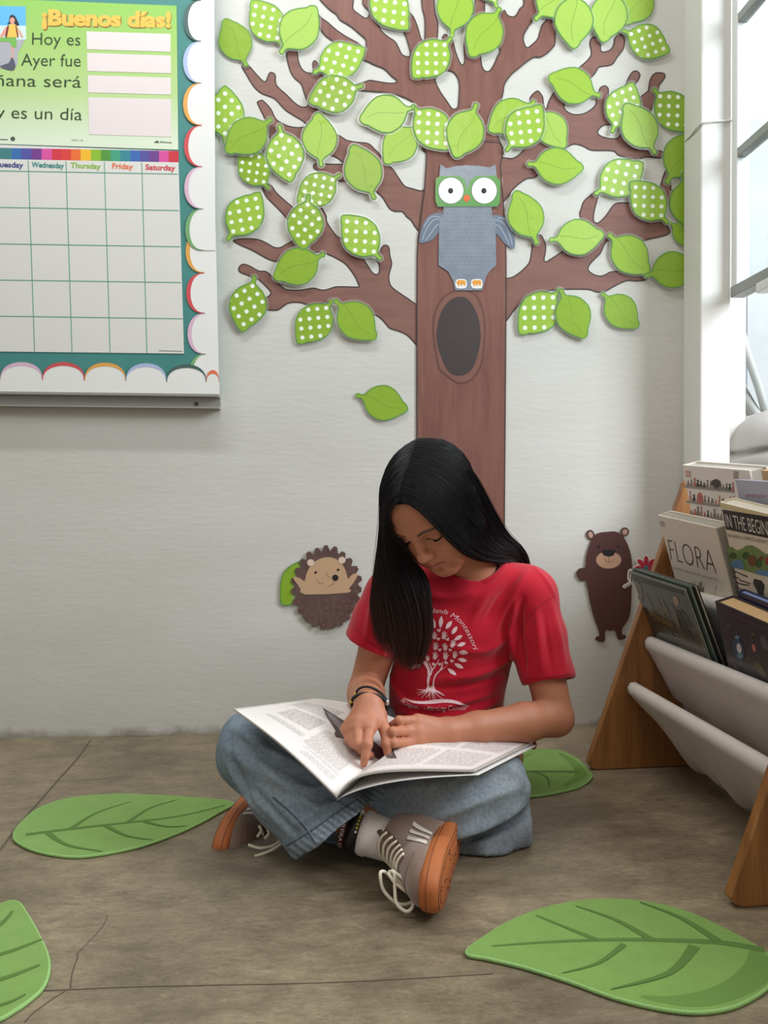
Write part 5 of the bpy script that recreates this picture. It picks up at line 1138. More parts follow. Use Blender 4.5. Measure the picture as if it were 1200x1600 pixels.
def shirt_print():
    """school emblem printed on the chest: each shape is laid on the cloth itself"""
    white = M('shirt_ink', rgb(236, 200, 204), .7); mb = MB()
    def shape(mb, pts, cut=3.0):
        lp = [Vector((a, b, 0)) for a, b in pts]; tr = tessellate_polygon([lp]); tris = [[lp[i] for i in t] for t in tr]; out = []
        while tris:
            t = tris.pop(); e = [(t[i]-t[(i+1) % 3]).length for i in range(3)]; m = max(e)
            if m > cut:
                i = e.index(m); a, b, c = t[i], t[(i+1) % 3], t[(i+2) % 3]; q = (a+b)/2; tris += [[a, q, c], [q, b, c]]
            else: out.append(t)
        for t in out:
            w = [on(SBVH, q.x, q.y) for q in t]
            if None in w: continue
            if (w[1]-w[0]).cross(w[2]-w[0]).dot(CAM-w[0]) < 0: w.reverse()
            mb.add(w, [(0, 1, 2)])
    def stroke(mb, pts, w, w1=None):
        q = smooth_loop(pts, 3, False); L = []; Rr = []
        for i, p in enumerate(q):
            t = (q[min(i+1, len(q)-1)]-q[max(i-1, 0)]).normalized(); s = Vector((-t.y, t.x, 0)); ww = (w+((w1 if w1 is not None else w)-w)*i/(len(q)-1))/2
            L.append(p+s*ww); Rr.append(p-s*ww)
        shape(mb, [(a.x, a.y) for a in L+Rr[::-1]])
    z = cut(640, 930, 8)
    emb = MB()
    # trunk, boughs and roots
    shape(emb, z([(150,815),(185,820),(215,830),(240,880),(258,935),(262,1000),(250,1060),(240,1110),(262,1160),(290,1100),(300,1040),(325,985),(380,930),(440,900),(500,850),(440,905),(385,945),(335,1000),(310,1060),(308,1120),(318,1170),(345,1205),(300,1215),(262,1205),(225,1200),(205,1180),(222,1130),(218,1060),(228,1000),(222,930),(195,880)]))
    stroke(emb, z([(262,1000),(285,930),(320,890),(370,800)]), 3.2, .8); stroke(emb, z([(280,930),(262,880),(238,835)]), 2.6, .8); stroke(emb, z([(385,935),(410,880),(415,830)]), 2.6, 1)
    for c in ([(225,1180),(170,1185),(90,1178)], [(215,1190),(150,1205),(95,1225)], [(220,1200),(160,1225),(105,1250)], [(235,1205),(190,1240),(150,1285)], [(260,1205),(250,1260),(262,1300)], [(262,1200),(235,1250),(205,1275)], [(285,1205),(310,1260),(325,1305)], [(300,1205),(350,1250),(415,1295)], [(315,1195),(380,1230),(440,1258)], [(320,1190),(380,1215),(435,1250)], [(280,1205),(285,1260),(300,1305)]):
        stroke(emb, z(c), 1.7, .5)
    shape(emb, z([(q.x, q.y) for q in smooth_loop([(-60,1290),(-10,1305),(80,1325),(180,1325),(280,1308),(400,1298),(520,1305),(620,1335),(690,1362),(748,1390),(660,1378),(540,1352),(420,1345),(300,1358),(180,1362),(80,1355),(10,1335)], 2)]))
    for cx, cy, a, l in ((300,345,72,75),(392,335,-84,78),(490,372,-52,66),(560,438,-55,60),(608,530,-30,62),(648,614,-22,58),(672,714,2,62),(660,808,12,60),(616,882,28,66),(530,958,40,72),(100,880,-8,45),(40,895,-8,45),(250,355,60,70)):
        a = math.radians(a); ca, sa = math.cos(a), math.sin(a)
        shape(emb, z([(cx+ca*x-sa*y, cy+sa*x+ca*y) for x, y in ((-l, 0), (-l*.5, -20), (0, -27), (l*.5, -20), (l, 0), (l*.5, 20), (0, 27), (-l*.5, 20))]))
    def hand(cx, cy, rt, s):
        f = lambda pts: z([(cx+(x*math.cos(rt)-y*math.sin(rt))*s, cy+(x*math.sin(rt)+y*math.cos(rt))*s) for x, y in pts])
        shape(emb, f([(-24, 30), (-28, 5), (-20, -12), (18, -12), (28, 5), (22, 30), (8, 44), (-10, 44)]))
        for a, l in ((-38, 52), (-14, 62), (8, 62), (30, 54), (70, 48)):
            t = math.radians(a-90); o = (20 if a > 60 else 8); stroke(emb, f([(math.cos(t)*o, math.sin(t)*o+5), (math.cos(t)*l, math.sin(t)*l+5)]), 1.5*s, 1.1*s)
    for h in ((310,505,-.15,1), (430,505,.15,1), (540,610,.3,1), (445,650,-.25,.95), (325,640,.1,1), (320,760,.1,1), (450,760,.0,1), (565,745,.1,.95), (225,790,-.2,.8)): hand(*h)
    def heart(cx, cy, rt, s):
        shape(emb, z([(cx+(x*math.cos(rt)-y*math.sin(rt))*s, cy+(x*math.sin(rt)+y*math.cos(rt))*s) for x, y in ((0, 24), (-22, 2), (-24, -14), (-13, -22), (0, -10), (13, -22), (24, -14), (22, 2))]))
    for h in ((368,440,0,1), (475,550,-.5,1), (360,545,.2,1), (378,682,0,.95), (508,683,.3,.9), (300,862,.4,1), (378,862,0,.9), (455,840,.8,1), (528,822,.3,.95)): heart(*h)
    tag(emb.build('emblem_print', white, SHIRT), kind='stuff')
    def arc_text(s, pts, cap, name):
        """slanted script along a curve in frame points"""
        q = smooth_loop(pts, 8, False); L = [0]
        for i in range(1, len(q)): L.append(L[-1]+(q[i]-q[i-1]).length)
        v, f, w = text2d(s, -.006); m = MB(); W_ = L[-1]; V = []
        for a, b in v:
            d = (a+.22*b/w)*W_*.97; i = min(max(np.searchsorted(L, d)-1, 0), len(q)-2); t = (d-L[i])/(L[i+1]-L[i]); p = q[i].lerp(q[i+1], t); tg = (q[i+1]-q[i]).normalized()
            p = p+Vector((tg.y, -tg.x, 0))*(b*cap/.73); V.append(on(SBVH, p.x, p.y))
        m.add([x if x is not None else Vector((0, 0, -9)) for x in V], [g for g in f if all(V[i] is not None for i in g)])
        m.build(name, white, SHIRT)
    arc_text('Little Hands', [(z([(80,330)])[0]), z([(150,250)])[0], z([(260,225)])[0], z([(380,225)])[0], z([(482,245)])[0]], 8, 'lettering')
    arc_text('Montessori', [z([(505,270)])[0], z([(590,320)])[0], z([(670,410)])[0], z([(730,520)])[0], z([(772,610)])[0], z([(795,690)])[0]], 8.5, 'lettering')
    arc_text('Bilingual', [z([(-110,1320)])[0], z([(-50,1368)])[0], z([(20,1400)])[0], z([(110,1418)])[0]], 7, 'lettering')
    arc_text('Learning Center', [z([(180,1415)])[0], z([(300,1440)])[0], z([(450,1440)])[0], z([(600,1435)])[0], z([(722,1440)])[0]], 8, 'lettering')
shirt_print()
def shirt_seams():
    m = M('seam_red', rgb(138, 8, 30), .85)
    for pts in ([(823,1060),(845,1059),(870,1056),(892,1052)], [(556,982),(572,999),(590,1012),(602,1017)], [(869,930),(850,940),(828,962),(812,990),(806,1020)], [(585,905),(596,930),(606,960)]):
        q = [on(SBVH, p.x, p.y, .0001) for p in smooth_loop(pts, 6, False)]; q = [p for p in q if p is not None]
        if len(q) > 2: MB().tube(q, .0007, 5).build('stitch_line', m, SHIRT, True)
shirt_seams()
def jeans():
    S = SDF(axis(-.34, .30, .0034), axis(-.90, -.22, .0036), axis(-.006, .30, .0034))
    cufA = P(522, 1300, 1.193); axA = (cufA-knA).normalized()
    ank = (anA-cufA).normalized()
    hd = P(582, 1262, 1.18)-P(470, 1350, 1.18); vw = px(520, 1302).normalized(); cn = hd.cross(vw).normalized(); cn = cn if cn.dot(axA) > 0 else -cn; cn = (cn+vw*.05).normalized()
    # leg whose hem shows
    S.cone(hipA, knA, .088, .061, .02); mid = knA+(cufA-knA)*.5
    S.cone(knA, mid, .061, .066, .02); S.cone(mid, cufA+axA*.09, .066, .073, .015, clip=(V3(cufA), V3(cn)))
    S.cone(cufA-axA*.06, cufA+axA*.08, .055, .0655, .004, op='s')
    # the other leg, folded under it
    T = SDF(*S.a)
    T.cone(hipB-Vector((0, 0, .012)), knB+Vector((0, 0, .004)), .078, .060, .02); T.cone(knB+Vector((0, 0, .008)), P(700, 1250, 1.230), .061, .060, .02); T.cone(P(700, 1250, 1.230), P(612, 1272, 1.252), .060, .055, .02); T.cone(P(612, 1274, 1.252), P(500, 1270, 1.32), .055, .048, .02)
    FLAP = [(P(800, 1285, 1.285), P(745, 1312, 1.258), .046, .034), (P(745, 1312, 1.258), P(700, 1322, 1.262), .034, .026)]
    T.ell(P(705, 1190, 1.53), (.150, .115, .10), None, .03)
    T.cone(P(600, 1200, 1.47), P(820, 1200, 1.47), .06, .06, .03)
    k = .010; h = np.maximum(k-np.abs(S.D-T.D), 0)/k; S.D = np.minimum(S.D, T.D)-h*h*k*.25
    for a_, b_, ra, rb in FLAP: S.cone(a_, b_, ra, rb, .004)
    S.floor(.001)
    V, F = S.mesh(2)
    V = relax(V, F, np.exp(-(((V-V3(cufA))@V3(cn))/.006)**2)*(np.linalg.norm(V-V3(cufA), axis=1) < .11), 14)
    N = vnormals(V, F)
    f = wob(V, [(60, 22, 31, .3, .0010), (-42, 60, 25, 1.9, .0010), (24, -35, 75, 2.7, .0010), (110, 60, -70, .9, .0005)])
    R = ridger(V, F)
    for pts, w, h in (([(362,1135),(400,1165),(450,1190),(490,1205)], .009, .007), ([(352,1165),(395,1200),(450,1225)], .011, .005), ([(372,1150),(420,1188),(480,1215)], .006, -.005), ([(470,1240),(530,1232),(590,1215)], .010, .005), ([(440,1245),(500,1262),(560,1240)], .009, .004), ([(365,1210),(410,1260),(450,1300)], .009, .004), ([(395,1230),(440,1280),(475,1310)], .006, -.005), ([(352,1185),(378,1235),(420,1285)], .007, .005), ([(400,1185),(450,1225),(520,1235)], .008, .006), ([(420,1215),(470,1245),(505,1275)], .006, .0045), ([(385,1125),(430,1160),(470,1185)], .006, -.005), ([(358,1150),(372,1205),(398,1250)], .006, -.004), ([(455,1290),(500,1270),(540,1250)], .006, .004), ([(480,1225),(530,1250),(560,1262)], .006, -.004),
                      ([(660,1305),(720,1300),(780,1275),(822,1255)], .010, .010), ([(640,1300),(700,1270),(760,1245),(815,1228)], .011, .007), ([(665,1316),(725,1312),(790,1290),(826,1268)], .006, -.011), ([(600,1262),(650,1285),(700,1285)], .010, .005), ([(590,1235),(660,1232),(730,1215)], .012, .004),
                      ([(815,1180),(822,1215),(820,1255)], .008, .005), ([(770,1190),(800,1200),(822,1225)], .010, .004), ([(690,1335),(740,1338),(800,1322)], .009, .006)):
        f += R(pts, w*.9, h*1.35)
    V = V+N*np.where(V[:, 2] > .004, f, 0)[:, None]; V[:, 2] = np.maximum(V[:, 2], .0008)
    o = obj('jeans', V, F, M('denim', rgb(255, 255, 255), .85, .15, attr='paint', var=rgb(205, 208, 212), vscale=160, bump=.35, bscale=800), girl, True)
    # denim colour: bluer with worn patches on near leg, greyer and paler on far knee
    a, b = V3(knA), V3(cufA); ab = b-a; t = np.clip(((V-a)@ab)/(ab@ab), -.4, 1.2)
    n = wob(V, [(90, 40, 55, 0, .5), (-60, 85, 110, 1, .5), (150, 20, -120, 2, .35), (33, -61, 27, 3, .6)])*.22
    base = L3(138, 151, 164)[None]*(1+.25*n[:, None]); pale = L3(178, 190, 200)
    fade = np.exp(-(np.linalg.norm(V-V3(P(790, 1195, 1.22)), axis=1)/.055)**2)*.75+np.exp(-(np.linalg.norm(V-V3(P(420, 1240, 1.2)), axis=1)/.055)**2)*.4+np.exp(-(np.linalg.norm(V-V3(P(400, 1160, 1.22)), axis=1)/.04)**2)*.2
    fade = np.clip(fade+n*.3, 0, 1)[:, None]; c = base*(1-fade)+pale*fade
    far = sstep(V3(P(570, 1240, 1.17))[0], V3(P(640, 1240, 1.2))[0], V[:, 0])[:, None]; g = c.mean(1, keepdims=True); c = c*(1-far*.5)+(g*np.array([.97, 1.0, 1.02]))*far*.5
    d = ((V-V3(cufA))@V3(cn)); hem = (np.abs(d+.012) < .012)*(np.linalg.norm(V-V3(cufA), axis=1) < .10); spk = np.sin(V@np.array([420, 300, 510]))*.5+.5
    c = c*(1-(hem*spk*.35)[:, None])+L3(190, 200, 208)*((hem*(1-spk)*.25)[:, None]); paint(o, np.clip(c, 0, 1))
    return o, V, F, cufA, axA, cn
JEANS, JV, JF, cufA, axA, cufN = jeans()
JBVH = BVHTree.FromPolygons([tuple(p) for p in JV], [tuple(int(i) for i in q) for q in JF])
def seams():
    dk = M('seam_navy', rgb(70, 84, 100), .8); lt = M('seam_pale', rgb(128, 142, 156), .8)
    def along(pts, r, mat, name, lift=.0004):
        q = [on(JBVH, p.x, p.y, lift) for p in smooth_loop(pts, 6, False)]; q = [p for p in q if p is not None]
        MB().tube(q, r, 6).build(name, mat, JEANS, True)
    along([(426,1246),(445,1262),(466,1282),(482,1302),(492,1318)], .0012, dk, 'leg_seam', -.0004); along([(428,1244.5),(447,1260),(468,1280),(484,1300),(494,1316)], .0008, lt, 'leg_seam', .0003)
    along([(448,1322),(478,1304),(508,1283),(538,1262),(560,1248)], .0012, dk, 'hem_seam', -.0004); along([(446,1320),(476,1302),(506,1281),(536,1260),(559,1246)], .0007, lt, 'hem_seam', .0002)
seams()
# ------------------------------------------------------------------ sock, anklets, shoes
sockm = M('sock_white', rgb(236, 226, 223), .9, .1, bump=.5, bscale=500, sheen=.3)
def footwear():
    a0 = P(545, 1292, 1.205); axd = (P(630, 1319, 1.188)-a0).normalized(); u = axd.orthogonal().normalized(); v_ = axd.cross(u)
    def ringpts(c, r, n=40): return [c+(u*math.cos(t)+v_*math.sin(t))*r for t in np.linspace(0, 2*math.pi, n+1)[:-1]]
    def sleeve(name, prof, mat, parent=girl, rib=0):
        V = []; n = 48
        for s, r in prof: V += [a0+axd*s+(u*math.cos(t)+v_*math.sin(t))*(r+rib*math.cos(t*24)) for t in np.linspace(0, 2*math.pi, n+1)[:-1]]
        F = [(i*n+j, i*n+(j+1) % n, (i+1)*n+(j+1) % n, (i+1)*n+j) for i in range(len(prof)-1) for j in range(n)]; return obj(name, V, F, mat, parent, True)
    sk = sleeve('sock', [(.0195, .027), (.0205, .0325), (.026, .0350), (.033, .0350), (.0355, .0335), (.038, .0330), (.05, .0325), (.065, .0320), (.078, .032)], sockm, girl, .0003)
    lg = empty('anklet', a0); tag(lg, 'black woven anklet band with white lettering above the white sock', 'anklet')
    sleeve('band', [(-.0085, .0300), (-.0085, .0318), (.0005, .0318), (.0005, .0300)], M('band_maroon', rgb(92, 30, 40), .7), lg)
    m = MB(); v, f, w = text2d('CARRERA CARRERA CARRERA', .012); m2 = []
    best = max(np.linspace(0, 2*math.pi, 200), key=lambda t: (u*math.cos(t)+v_*math.sin(t)).dot(CAM-a0))
    for a, b in v:
        t = best+(a-.5)*5.2*(1 if u.cross(v_).dot(axd) > 0 else -1); m2.append(a0+axd*(-.0070+b*.0078)+(u*math.cos(t)+v_*math.sin(t))*.0321)
    m.add(m2, f); m.build('lettering', M('band_ink', rgb(224, 214, 214), .6), lg)
    a2 = empty('anklet', a0+axd*.01); tag(a2, 'wide black anklet with yellow and white beads touching the sock', 'anklet')
    sleeve('band', [(.002, .0305), (.002, .0330), (.019, .0335), (.019, .0300)], M('band_black', rgb(34, 30, 30)), a2)
    yb = M('bead_yellow', rgb(206, 190, 70), .4); wb = M('bead_white', rgb(225, 225, 220), .4)
    for i in range(7):
        t = best-.9+i*.17; c = a0+axd*.0165+(u*math.cos(t)+v_*math.sin(t))*.0340; bm = bmesh.new(); bmesh.ops.create_icosphere(bm, subdivisions=2, radius=.0022 if i else .0038)
        me = bpy.data.meshes.new('bead'); bm.to_mesh(me); bm.free(); me.materials.append(wb if i in (0, 1, 6) else yb); o = bpy.data.objects.new('bead', me); o.location = c; link(o, a2)
    suede = M('suede_taupe', rgb(142, 116, 101), .9, .1, bump=.4, bscale=600, var=rgb(130, 106, 92), vscale=40, sheen=.4); suede2 = M('suede_dark', rgb(120, 98, 86), .9, .1, bump=.3, bscale=600)
    gum = M('gum_sole', rgb(180, 104, 58), .6, .35, bump=.15, bscale=300, var=rgb(176, 98, 52), vscale=60); gumd = M('gum_line', rgb(120, 66, 36), .7); lacem = M('lace_cream', rgb(236, 226, 204), .85, bump=.4, bscale=900)
    L_, Wd = .218, .0405
    def sole_out(y0=0, grow=0):
        pts = []
        for i in range(56):
            t = 2*math.pi*i/56; x = math.cos(t); z = math.sin(t); w = Wd*(1.0+.10*x)*(1-.16*math.exp(-((x+.15)/.35)**2)); pts.append(((L_/2+grow)*(abs(x)**.9*(1 if x > 0 else -1)), (w+grow)*(abs(z)**.8*(1 if z > 0 else -1))))
        return pts
    def shoe(center, f, n, label, side, laces):
        f = Vector(f).normalized(); n = Vector(n); n = (n-f*n.dot(f)).normalized(); w = Vector(f).cross(n)*side
        e = empty('shoe', center); tag(e, label, 'shoe', 'suede shoes on the girl')
        G = lambda x, y, z: Vector(center)+f*x-n*y+w*z      # x to the toe, y up from the sole, z to the inner side
        # sole with a rounded rim
        mb = MB(); prof = [(-.004, -.004), (0, .0), (.006, .0025), (.014, .0025), (.020, .0012), (.024, -.003)]; V = []; k = 56
        for y, g in prof: V += [G(x, y, z) for x, z in sole_out(0, g)]
        mb.add(V, [(i*k+j, i*k+(j+1) % k, (i+1)*k+(j+1) % k, (i+1)*k+j) for i in range(len(prof)-1) for j in range(k)]+[tuple(range(k))[::-1], tuple((len(prof)-1)*k+j for j in range(k))])
        so = mb.build('sole', gum, e, True)
        for y, g in ((.0135, .0026), (-.0035, -.0035)): MB().tube([G(x, y, z) for x, z in sole_out(0, g)], .0007, 5, closed=True).build('sole_groove', gumd, so)
        MB().tube([G(x, -.0041, z) for x, z in sole_out(0, -.012)], .0009, 5, closed=True).build('sole_groove', gumd, so)
        random.seed(3); dm = MB()
        for i in range(26):
            x, z = random.uniform(-.09, .09), random.uniform(-.028, .028); dm.box((-.0010, -.0006, -.0010), (.0010, .0006, .0010), M4=Matrix.Translation(G(x, -.0044, z)))
        tag(dm.build('sole_specks', gumd, so), kind='stuff')
        # upper
        xs = axis(-.125, .125, .0024); ys = axis(.0, .112, .0024); zs = axis(-.058, .058, .0024); S = SDF(xs, ys, zs)
        S.ell((.052, .022, .0), (.053, .030, .0375), None, .02); S.ell((.0, .028, 0), (.07, .036, .033), None, .02); S.ell((-.060, .030, 0), (.046, .045, .033), None, .02)
        S.cone((-.055, .03, 0), (-.050, .085, 0), .038, .036, .02); S.cone((.045, .030, 0), (-.022, .078, 0), .026, .030, .02)
        S.cone((-.052, .075, 0), (-.046, .13, 0), .031, .034, .006, op='s')
        S.D = np.maximum(S.D, (.012-S.a[1])[None, :, None].astype(np.float32))
        V, F = S.mesh(2); up = obj('upper', np.array([G(*p)[:] for p in V]), F if (np.linalg.det(np.array([f[:], (-n)[:], w[:]])) > 0) else F[:, ::-1], suede, e, True)
        bv = BVHTree.FromPolygons([tuple(p) for p in V], [tuple(int(i) for i in q) for q in F])
        def top(x, z, lift=.002):
            h = bv.ray_cast(Vector((x, .2, z)), Vector((0, -1, 0))); return G(x, (h[0].y if h[0] else .05)+lift, z)
        def sidep(x, y, sg, lift=.001):
            h = bv.ray_cast(Vector((x, y, sg*.2)), Vector((0, 0, -sg))); return G(x, y, (h[0].z if h[0] else sg*.04)+sg*lift)
        # toe seam, side stripes, tongue, eyestay
        MB().tube([top(.052+.028*math.cos(t), .034*math.sin(t), .0003) for t in np.linspace(-1.4, 1.4, 15)], .0007, 5).build('toe_seam', suede2, e)
        strm = M('stripe_cream', rgb(226, 216, 200), .7)
        for sg in (1, -1):
            for i in range(3):
                x0 = -.004+.019*i; mbs = MB(); A = [sidep(x0-.026*t, .026+.034*t, sg, .0012) for t in np.linspace(0, 1, 7)]; Bq = [sidep(x0+.0095-.026*t, .026+.034*t, sg, .0012) for t in np.linspace(0, 1, 7)]
                mbs.add([p for q in zip(A, Bq) for p in q], [(2*j, 2*j+2, 2*j+3, 2*j+1) for j in range(6)]); mbs.build('stripe', strm, e)
        for sg in (1, -1):
            A = [top(.052-.074*t, sg*(.0115+.004*t), .0012) for t in np.linspace(0, 1, 12)]; Bq = [top(.052-.074*t, sg*(.0215+.004*t), .0012) for t in np.linspace(0, 1, 12)]
            mbs = MB(); mbs.add([p for q in zip(A, Bq) for p in q], [(2*j, 2*j+2, 2*j+3, 2*j+1) for j in range(11)]); eo = mbs.build('eyestay', suede2, e); sd = eo.modifiers.new('s', 'SOLIDIFY'); sd.thickness = .002; sd.offset = 0
        tg = MB(); A = []
        for t in np.linspace(0, 1, 8): A.append([G(-.004-.020*t, .070+.044*t-.004*math.sin(t*3), z) for z in np.linspace(-.024, .024, 9)*(1-.25*t*t)])
        tg.add([p for r_ in A for p in r_], [(i*9+j, i*9+j+1, (i+1)*9+j+1, (i+1)*9+j) for i in range(7) for j in range(8)]); to = tg.build('tongue', suede2, e, True); sd = to.modifiers.new('s', 'SOLIDIFY'); sd.thickness = .006; sd.offset = 0
        tb = MB(); q = [G(-.0275, .0995, -.007), G(-.0275, .0995, .007), G(-.019, .089, .007), G(-.019, .089, -.007)]; q = [p+(f*.0055-n*.0035) for p in q]; tb.add(q, [(0, 1, 2, 3)]); tb.build('tongue_label', strm, e)
        # laces: seven cross bars and a loose bow
        for i in range(7):
            x = .046-.0112*i; MB().tube([top(x+.004*(1-2*abs(t-.5)), (t-.5)*.046, .0035-.003*abs(2*t-1)**3) for t in np.linspace(0, 1, 11)], .0023, 7).build('lace', lacem, e, True)
        for pts in laces: MB().tube(smooth_loop(pts, 6, False), .0024, 7).build('lace_end', lacem, e, True)
        return e
    cA = P(702, 1342, 1.120)
    shoe(cA, (-.295, -.955, -.03), (.955, -.295, -.02), 'taupe suede shoe with its orange gum sole turned to the open side, laces loose', -1,
        [[P(612,1372,1.10), P(600,1362,1.085), P(594,1366,1.078), P(600,1392,1.075), P(622,1412,1.072), P(642,1410,1.072), P(640,1398,1.07), P(618,1380,1.07), P(606,1364,1.075)],
         [P(608,1362,1.08), P(616,1364,1.072), P(617,1390,1.066), P(620,1412,1.058), P(634,1424,1.054), P(644,1418,1.054), P(645,1400,1.058), P(630,1374,1.07), P(612,1360,1.08)],
         [P(612,1364,1.08), P(630,1384,1.075), P(648,1398,1.07), P(664,1406,1.068)]])
    cB = P(368, 1284, 1.37)
    shoe(cB, (-.20, -.97, -.08), (-.96, .20, .08), 'taupe suede shoe partly under the near knee, sole facing the far rug', 1,
        [[P(440,1312,1.26), P(425,1322,1.255), P(405,1325,1.25), P(388,1320,1.252)], [P(440,1318,1.25), P(425,1328,1.245), P(408,1335,1.24), P(398,1338,1.235)], [P(405,1290,1.26), P(408,1298,1.255), P(402,1307,1.255)], [P(418,1296,1.26), P(420,1302,1.255), P(414,1310,1.255)]])
footwear()
# bracelets on the pointing hand
def bracelets():
    ax = (P(*fingersA[1][0][0])-wrA).normalized(); c = wrA-ax*.002
    for k_, (lab, sh, tilt) in enumerate((('thin black cord bracelet, upper of two on the pointing wrist', -.009, .35), ('thicker black cord bracelet, lower of two on the pointing wrist', .001, .05))):
        n = (ax+Vector((.35*(k_-.4), .0, tilt*.6))).normalized(); u = Vector((1, 0, 0)); u = (u-n*u.dot(n)).normalized(); v_ = n.cross(u)
        e = empty('bracelet', c+ax*sh); tag(e, lab, 'bracelet', 'cord bracelets')
        MB().tube([c+ax*sh+u*math.cos(t)*.0295+v_*math.sin(t)*.0235 for t in np.linspace(0, 2*math.pi, 41)[:-1]], .0021+.0006*k_, 7, closed=True).build('cord', M('cord_black', rgb(26, 26, 26), .7), e, True)
        for t, m in ((3.05, M('bead_gold', rgb(206, 176, 60), .3, metal=.3)), (.25, M('bead_silver', rgb(200, 200, 200), .3, metal=.6))):
            bm = bmesh.new(); bmesh.ops.create_icosphere(bm, subdivisions=2, radius=.0036); me = bpy.data.meshes.new('bead'); bm.to_mesh(me); bm.free(); me.materials.append(m); o = bpy.data.objects.new('bead', me); o.location = c+ax*sh+u*math.cos(t)*.030+v_*math.sin(t)*.024; link(o, e)
bracelets()
# ------------------------------------------------------------------ the magazine on her lap
def magazine():
    A, Bq, Cc, D = P(365,1103,1.206), P(490,1088,1.446), P(526,1244,1.10), P(655,1140,1.345)
    Fr, Gr = P(741,1203,1.12), P(834,1158,1.345)
    e = empty('magazine', (Cc+D)/2); tag(e, 'open magazine with white text pages lying across her lap', 'magazine')
    gloss = M('page_white', rgb(232, 224, 220), .35, .5); edge = M('page_side', rgb(206, 200, 192), .6, bump=.4, bscale=1500)
    NS, NT = 24, 26
    def surf(s, t, side, lift=0):
        """s along the spine from the camera end, t from the spine outward"""
        c = Cc.lerp(D, s)
        if side < 0:
            o = A.lerp(Bq, s); p = c.lerp(o, t); h = .012*math.sin(math.pi*min(1, t*1.0))*(.6+.4*s)-.004*t
        else:
            o = Fr.lerp(Gr, s); p = c.lerp(o, t); h = .034*(1-math.exp(-t*9))*(1-t)**1.1*(1-.35*s)+.004*math.sin(math.pi*t)
        return p+Vector((0, 0, 1))*(h+lift)
    for side, nm in ((-1, 'page_block'), (1, 'page_block')):
        V = []; th = .0030
        for layer in (0, 1):
            for i in range(NS+1):
                for j in range(NT+1): V.append(surf(i/NS, j/NT, side, -th*layer))
        m = (NS+1)*(NT+1); id_ = lambda l, i, j: l*m+i*(NT+1)+j; F = []
        for i in range(NS):
            for j in range(NT):
                q = (id_(0, i, j), id_(0, i, j+1), id_(0, i+1, j+1), id_(0, i+1, j)); F.append(q if side > 0 else q[::-1]); q = (id_(1, i, j), id_(1, i+1, j), id_(1, i+1, j+1), id_(1, i, j+1)); F.append(q if side > 0 else q[::-1])
        nf = len(F)
        for i in range(NS): F += [(id_(0, i, NT), id_(0, i+1, NT), id_(1, i+1, NT), id_(1, i, NT)), (id_(0, i, 0), id_(0, i+1, 0), id_(1, i+1, 0), id_(1, i, 0))]
        for j in range(NT): F += [(id_(0, 0, j), id_(0, 0, j+1), id_(1, 0, j+1), id_(1, 0, j)), (id_(0, NS, j), id_(0, NS, j+1), id_(1, NS, j+1), id_(1, NS, j))]
        obj(nm, V, F, [gloss, edge], e, False, [0]*nf+[1]*(len(F)-nf)).data.polygons.foreach_set('use_smooth', [True]*nf+[False]*(len(F)-nf))
    # cover under the right-hand pages, hanging from the spine
    V = []
    for i in range(NS+1):
        for j in range(NT+1):
            t = j/NT; s = i/NS; p = Cc.lerp(D, s).lerp(Fr.lerp(Gr, s)+Vector((.006, -.004, 0)), t); V.append(p+Vector((0, 0, -.006+.012*math.sin(math.pi*t**.7)*(1-.5*s))))
    co = obj('cover', V, [(i*(NT+1)+j, i*(NT+1)+j+1, (i+1)*(NT+1)+j+1, (i+1)*(NT+1)+j) for i in range(NS) for j in range(NT)], M('cover_gloss', rgb(222, 216, 212), .3), e, True)
    sd = co.modifiers.new('s', 'SOLIDIFY'); sd.thickness = .0008; sd.offset = 0
    MB().tube([P(831,1166,1.34), P(834,1168,1.35), P(836,1164,1.352), P(834,1160,1.35)], .004, 6).build('cover_corner', M('cover_red', rgb(150, 24, 30), .4), e)
    # printed columns: word bars along each line
    ink = M('print_ink', rgb(198, 192, 189), .5); random.seed(14)
    def column(side, s0, s1, t0, t1, n, dark=ink, gap=.45):
        mb = MB()
        for l in range(n):
            s = s0+(s1-s0)*(l+.5)/n; t = t0; end = t1-(random.uniform(0, .35)*(t1-t0) if l == n-1 else 0)
            while t < end-.01:
                wd = min(random.uniform(.012, .05), end-t); k = max(1, int(wd/.03)+1); ds = (s1-s0)/n*gap*.5
                V = []
                for q in range(k+1):
                    tt = t+wd*q/k; V += [surf(s-ds*.7, tt, side, .0004), surf(s+ds*.7, tt, side, .0004)]
                F = [(2*q, 2*q+2, 2*q+3, 2*q+1) for q in range(k)]; mb.add(V, F if side > 0 else [f[::-1] for f in F]); t += wd+random.uniform(.006, .012)
        tag(mb.build('text_print', dark, e), kind='stuff')
    column(-1, .13, .40, .44, .60, 2*0+1, ink) if False else None
    for s0, s1, t0, t1, n in ((.16, .44, .12, .46, 30), (.48, .62, .10, .42, 14), (.125, .15, .10, .43, 2), (.06, .11, .10, .40, 4), (.30, .52, .52, .84, 24), (.56, .78, .54, .92, 24), (.19, .245, .50, .86, 4)): column(-1, s0, s1, t0, t1, n)
    for s0, s1, t0, t1, n in ((.10, .44, .16, .52, 26), (.10, .44, .56, .93, 26), (.50, .92, .30, .58, 30), (.50, .92, .62, .95, 30)): column(1, s0, s1, t0, t1, n, M('print_ink_warm', rgb(216, 206, 203), .5))
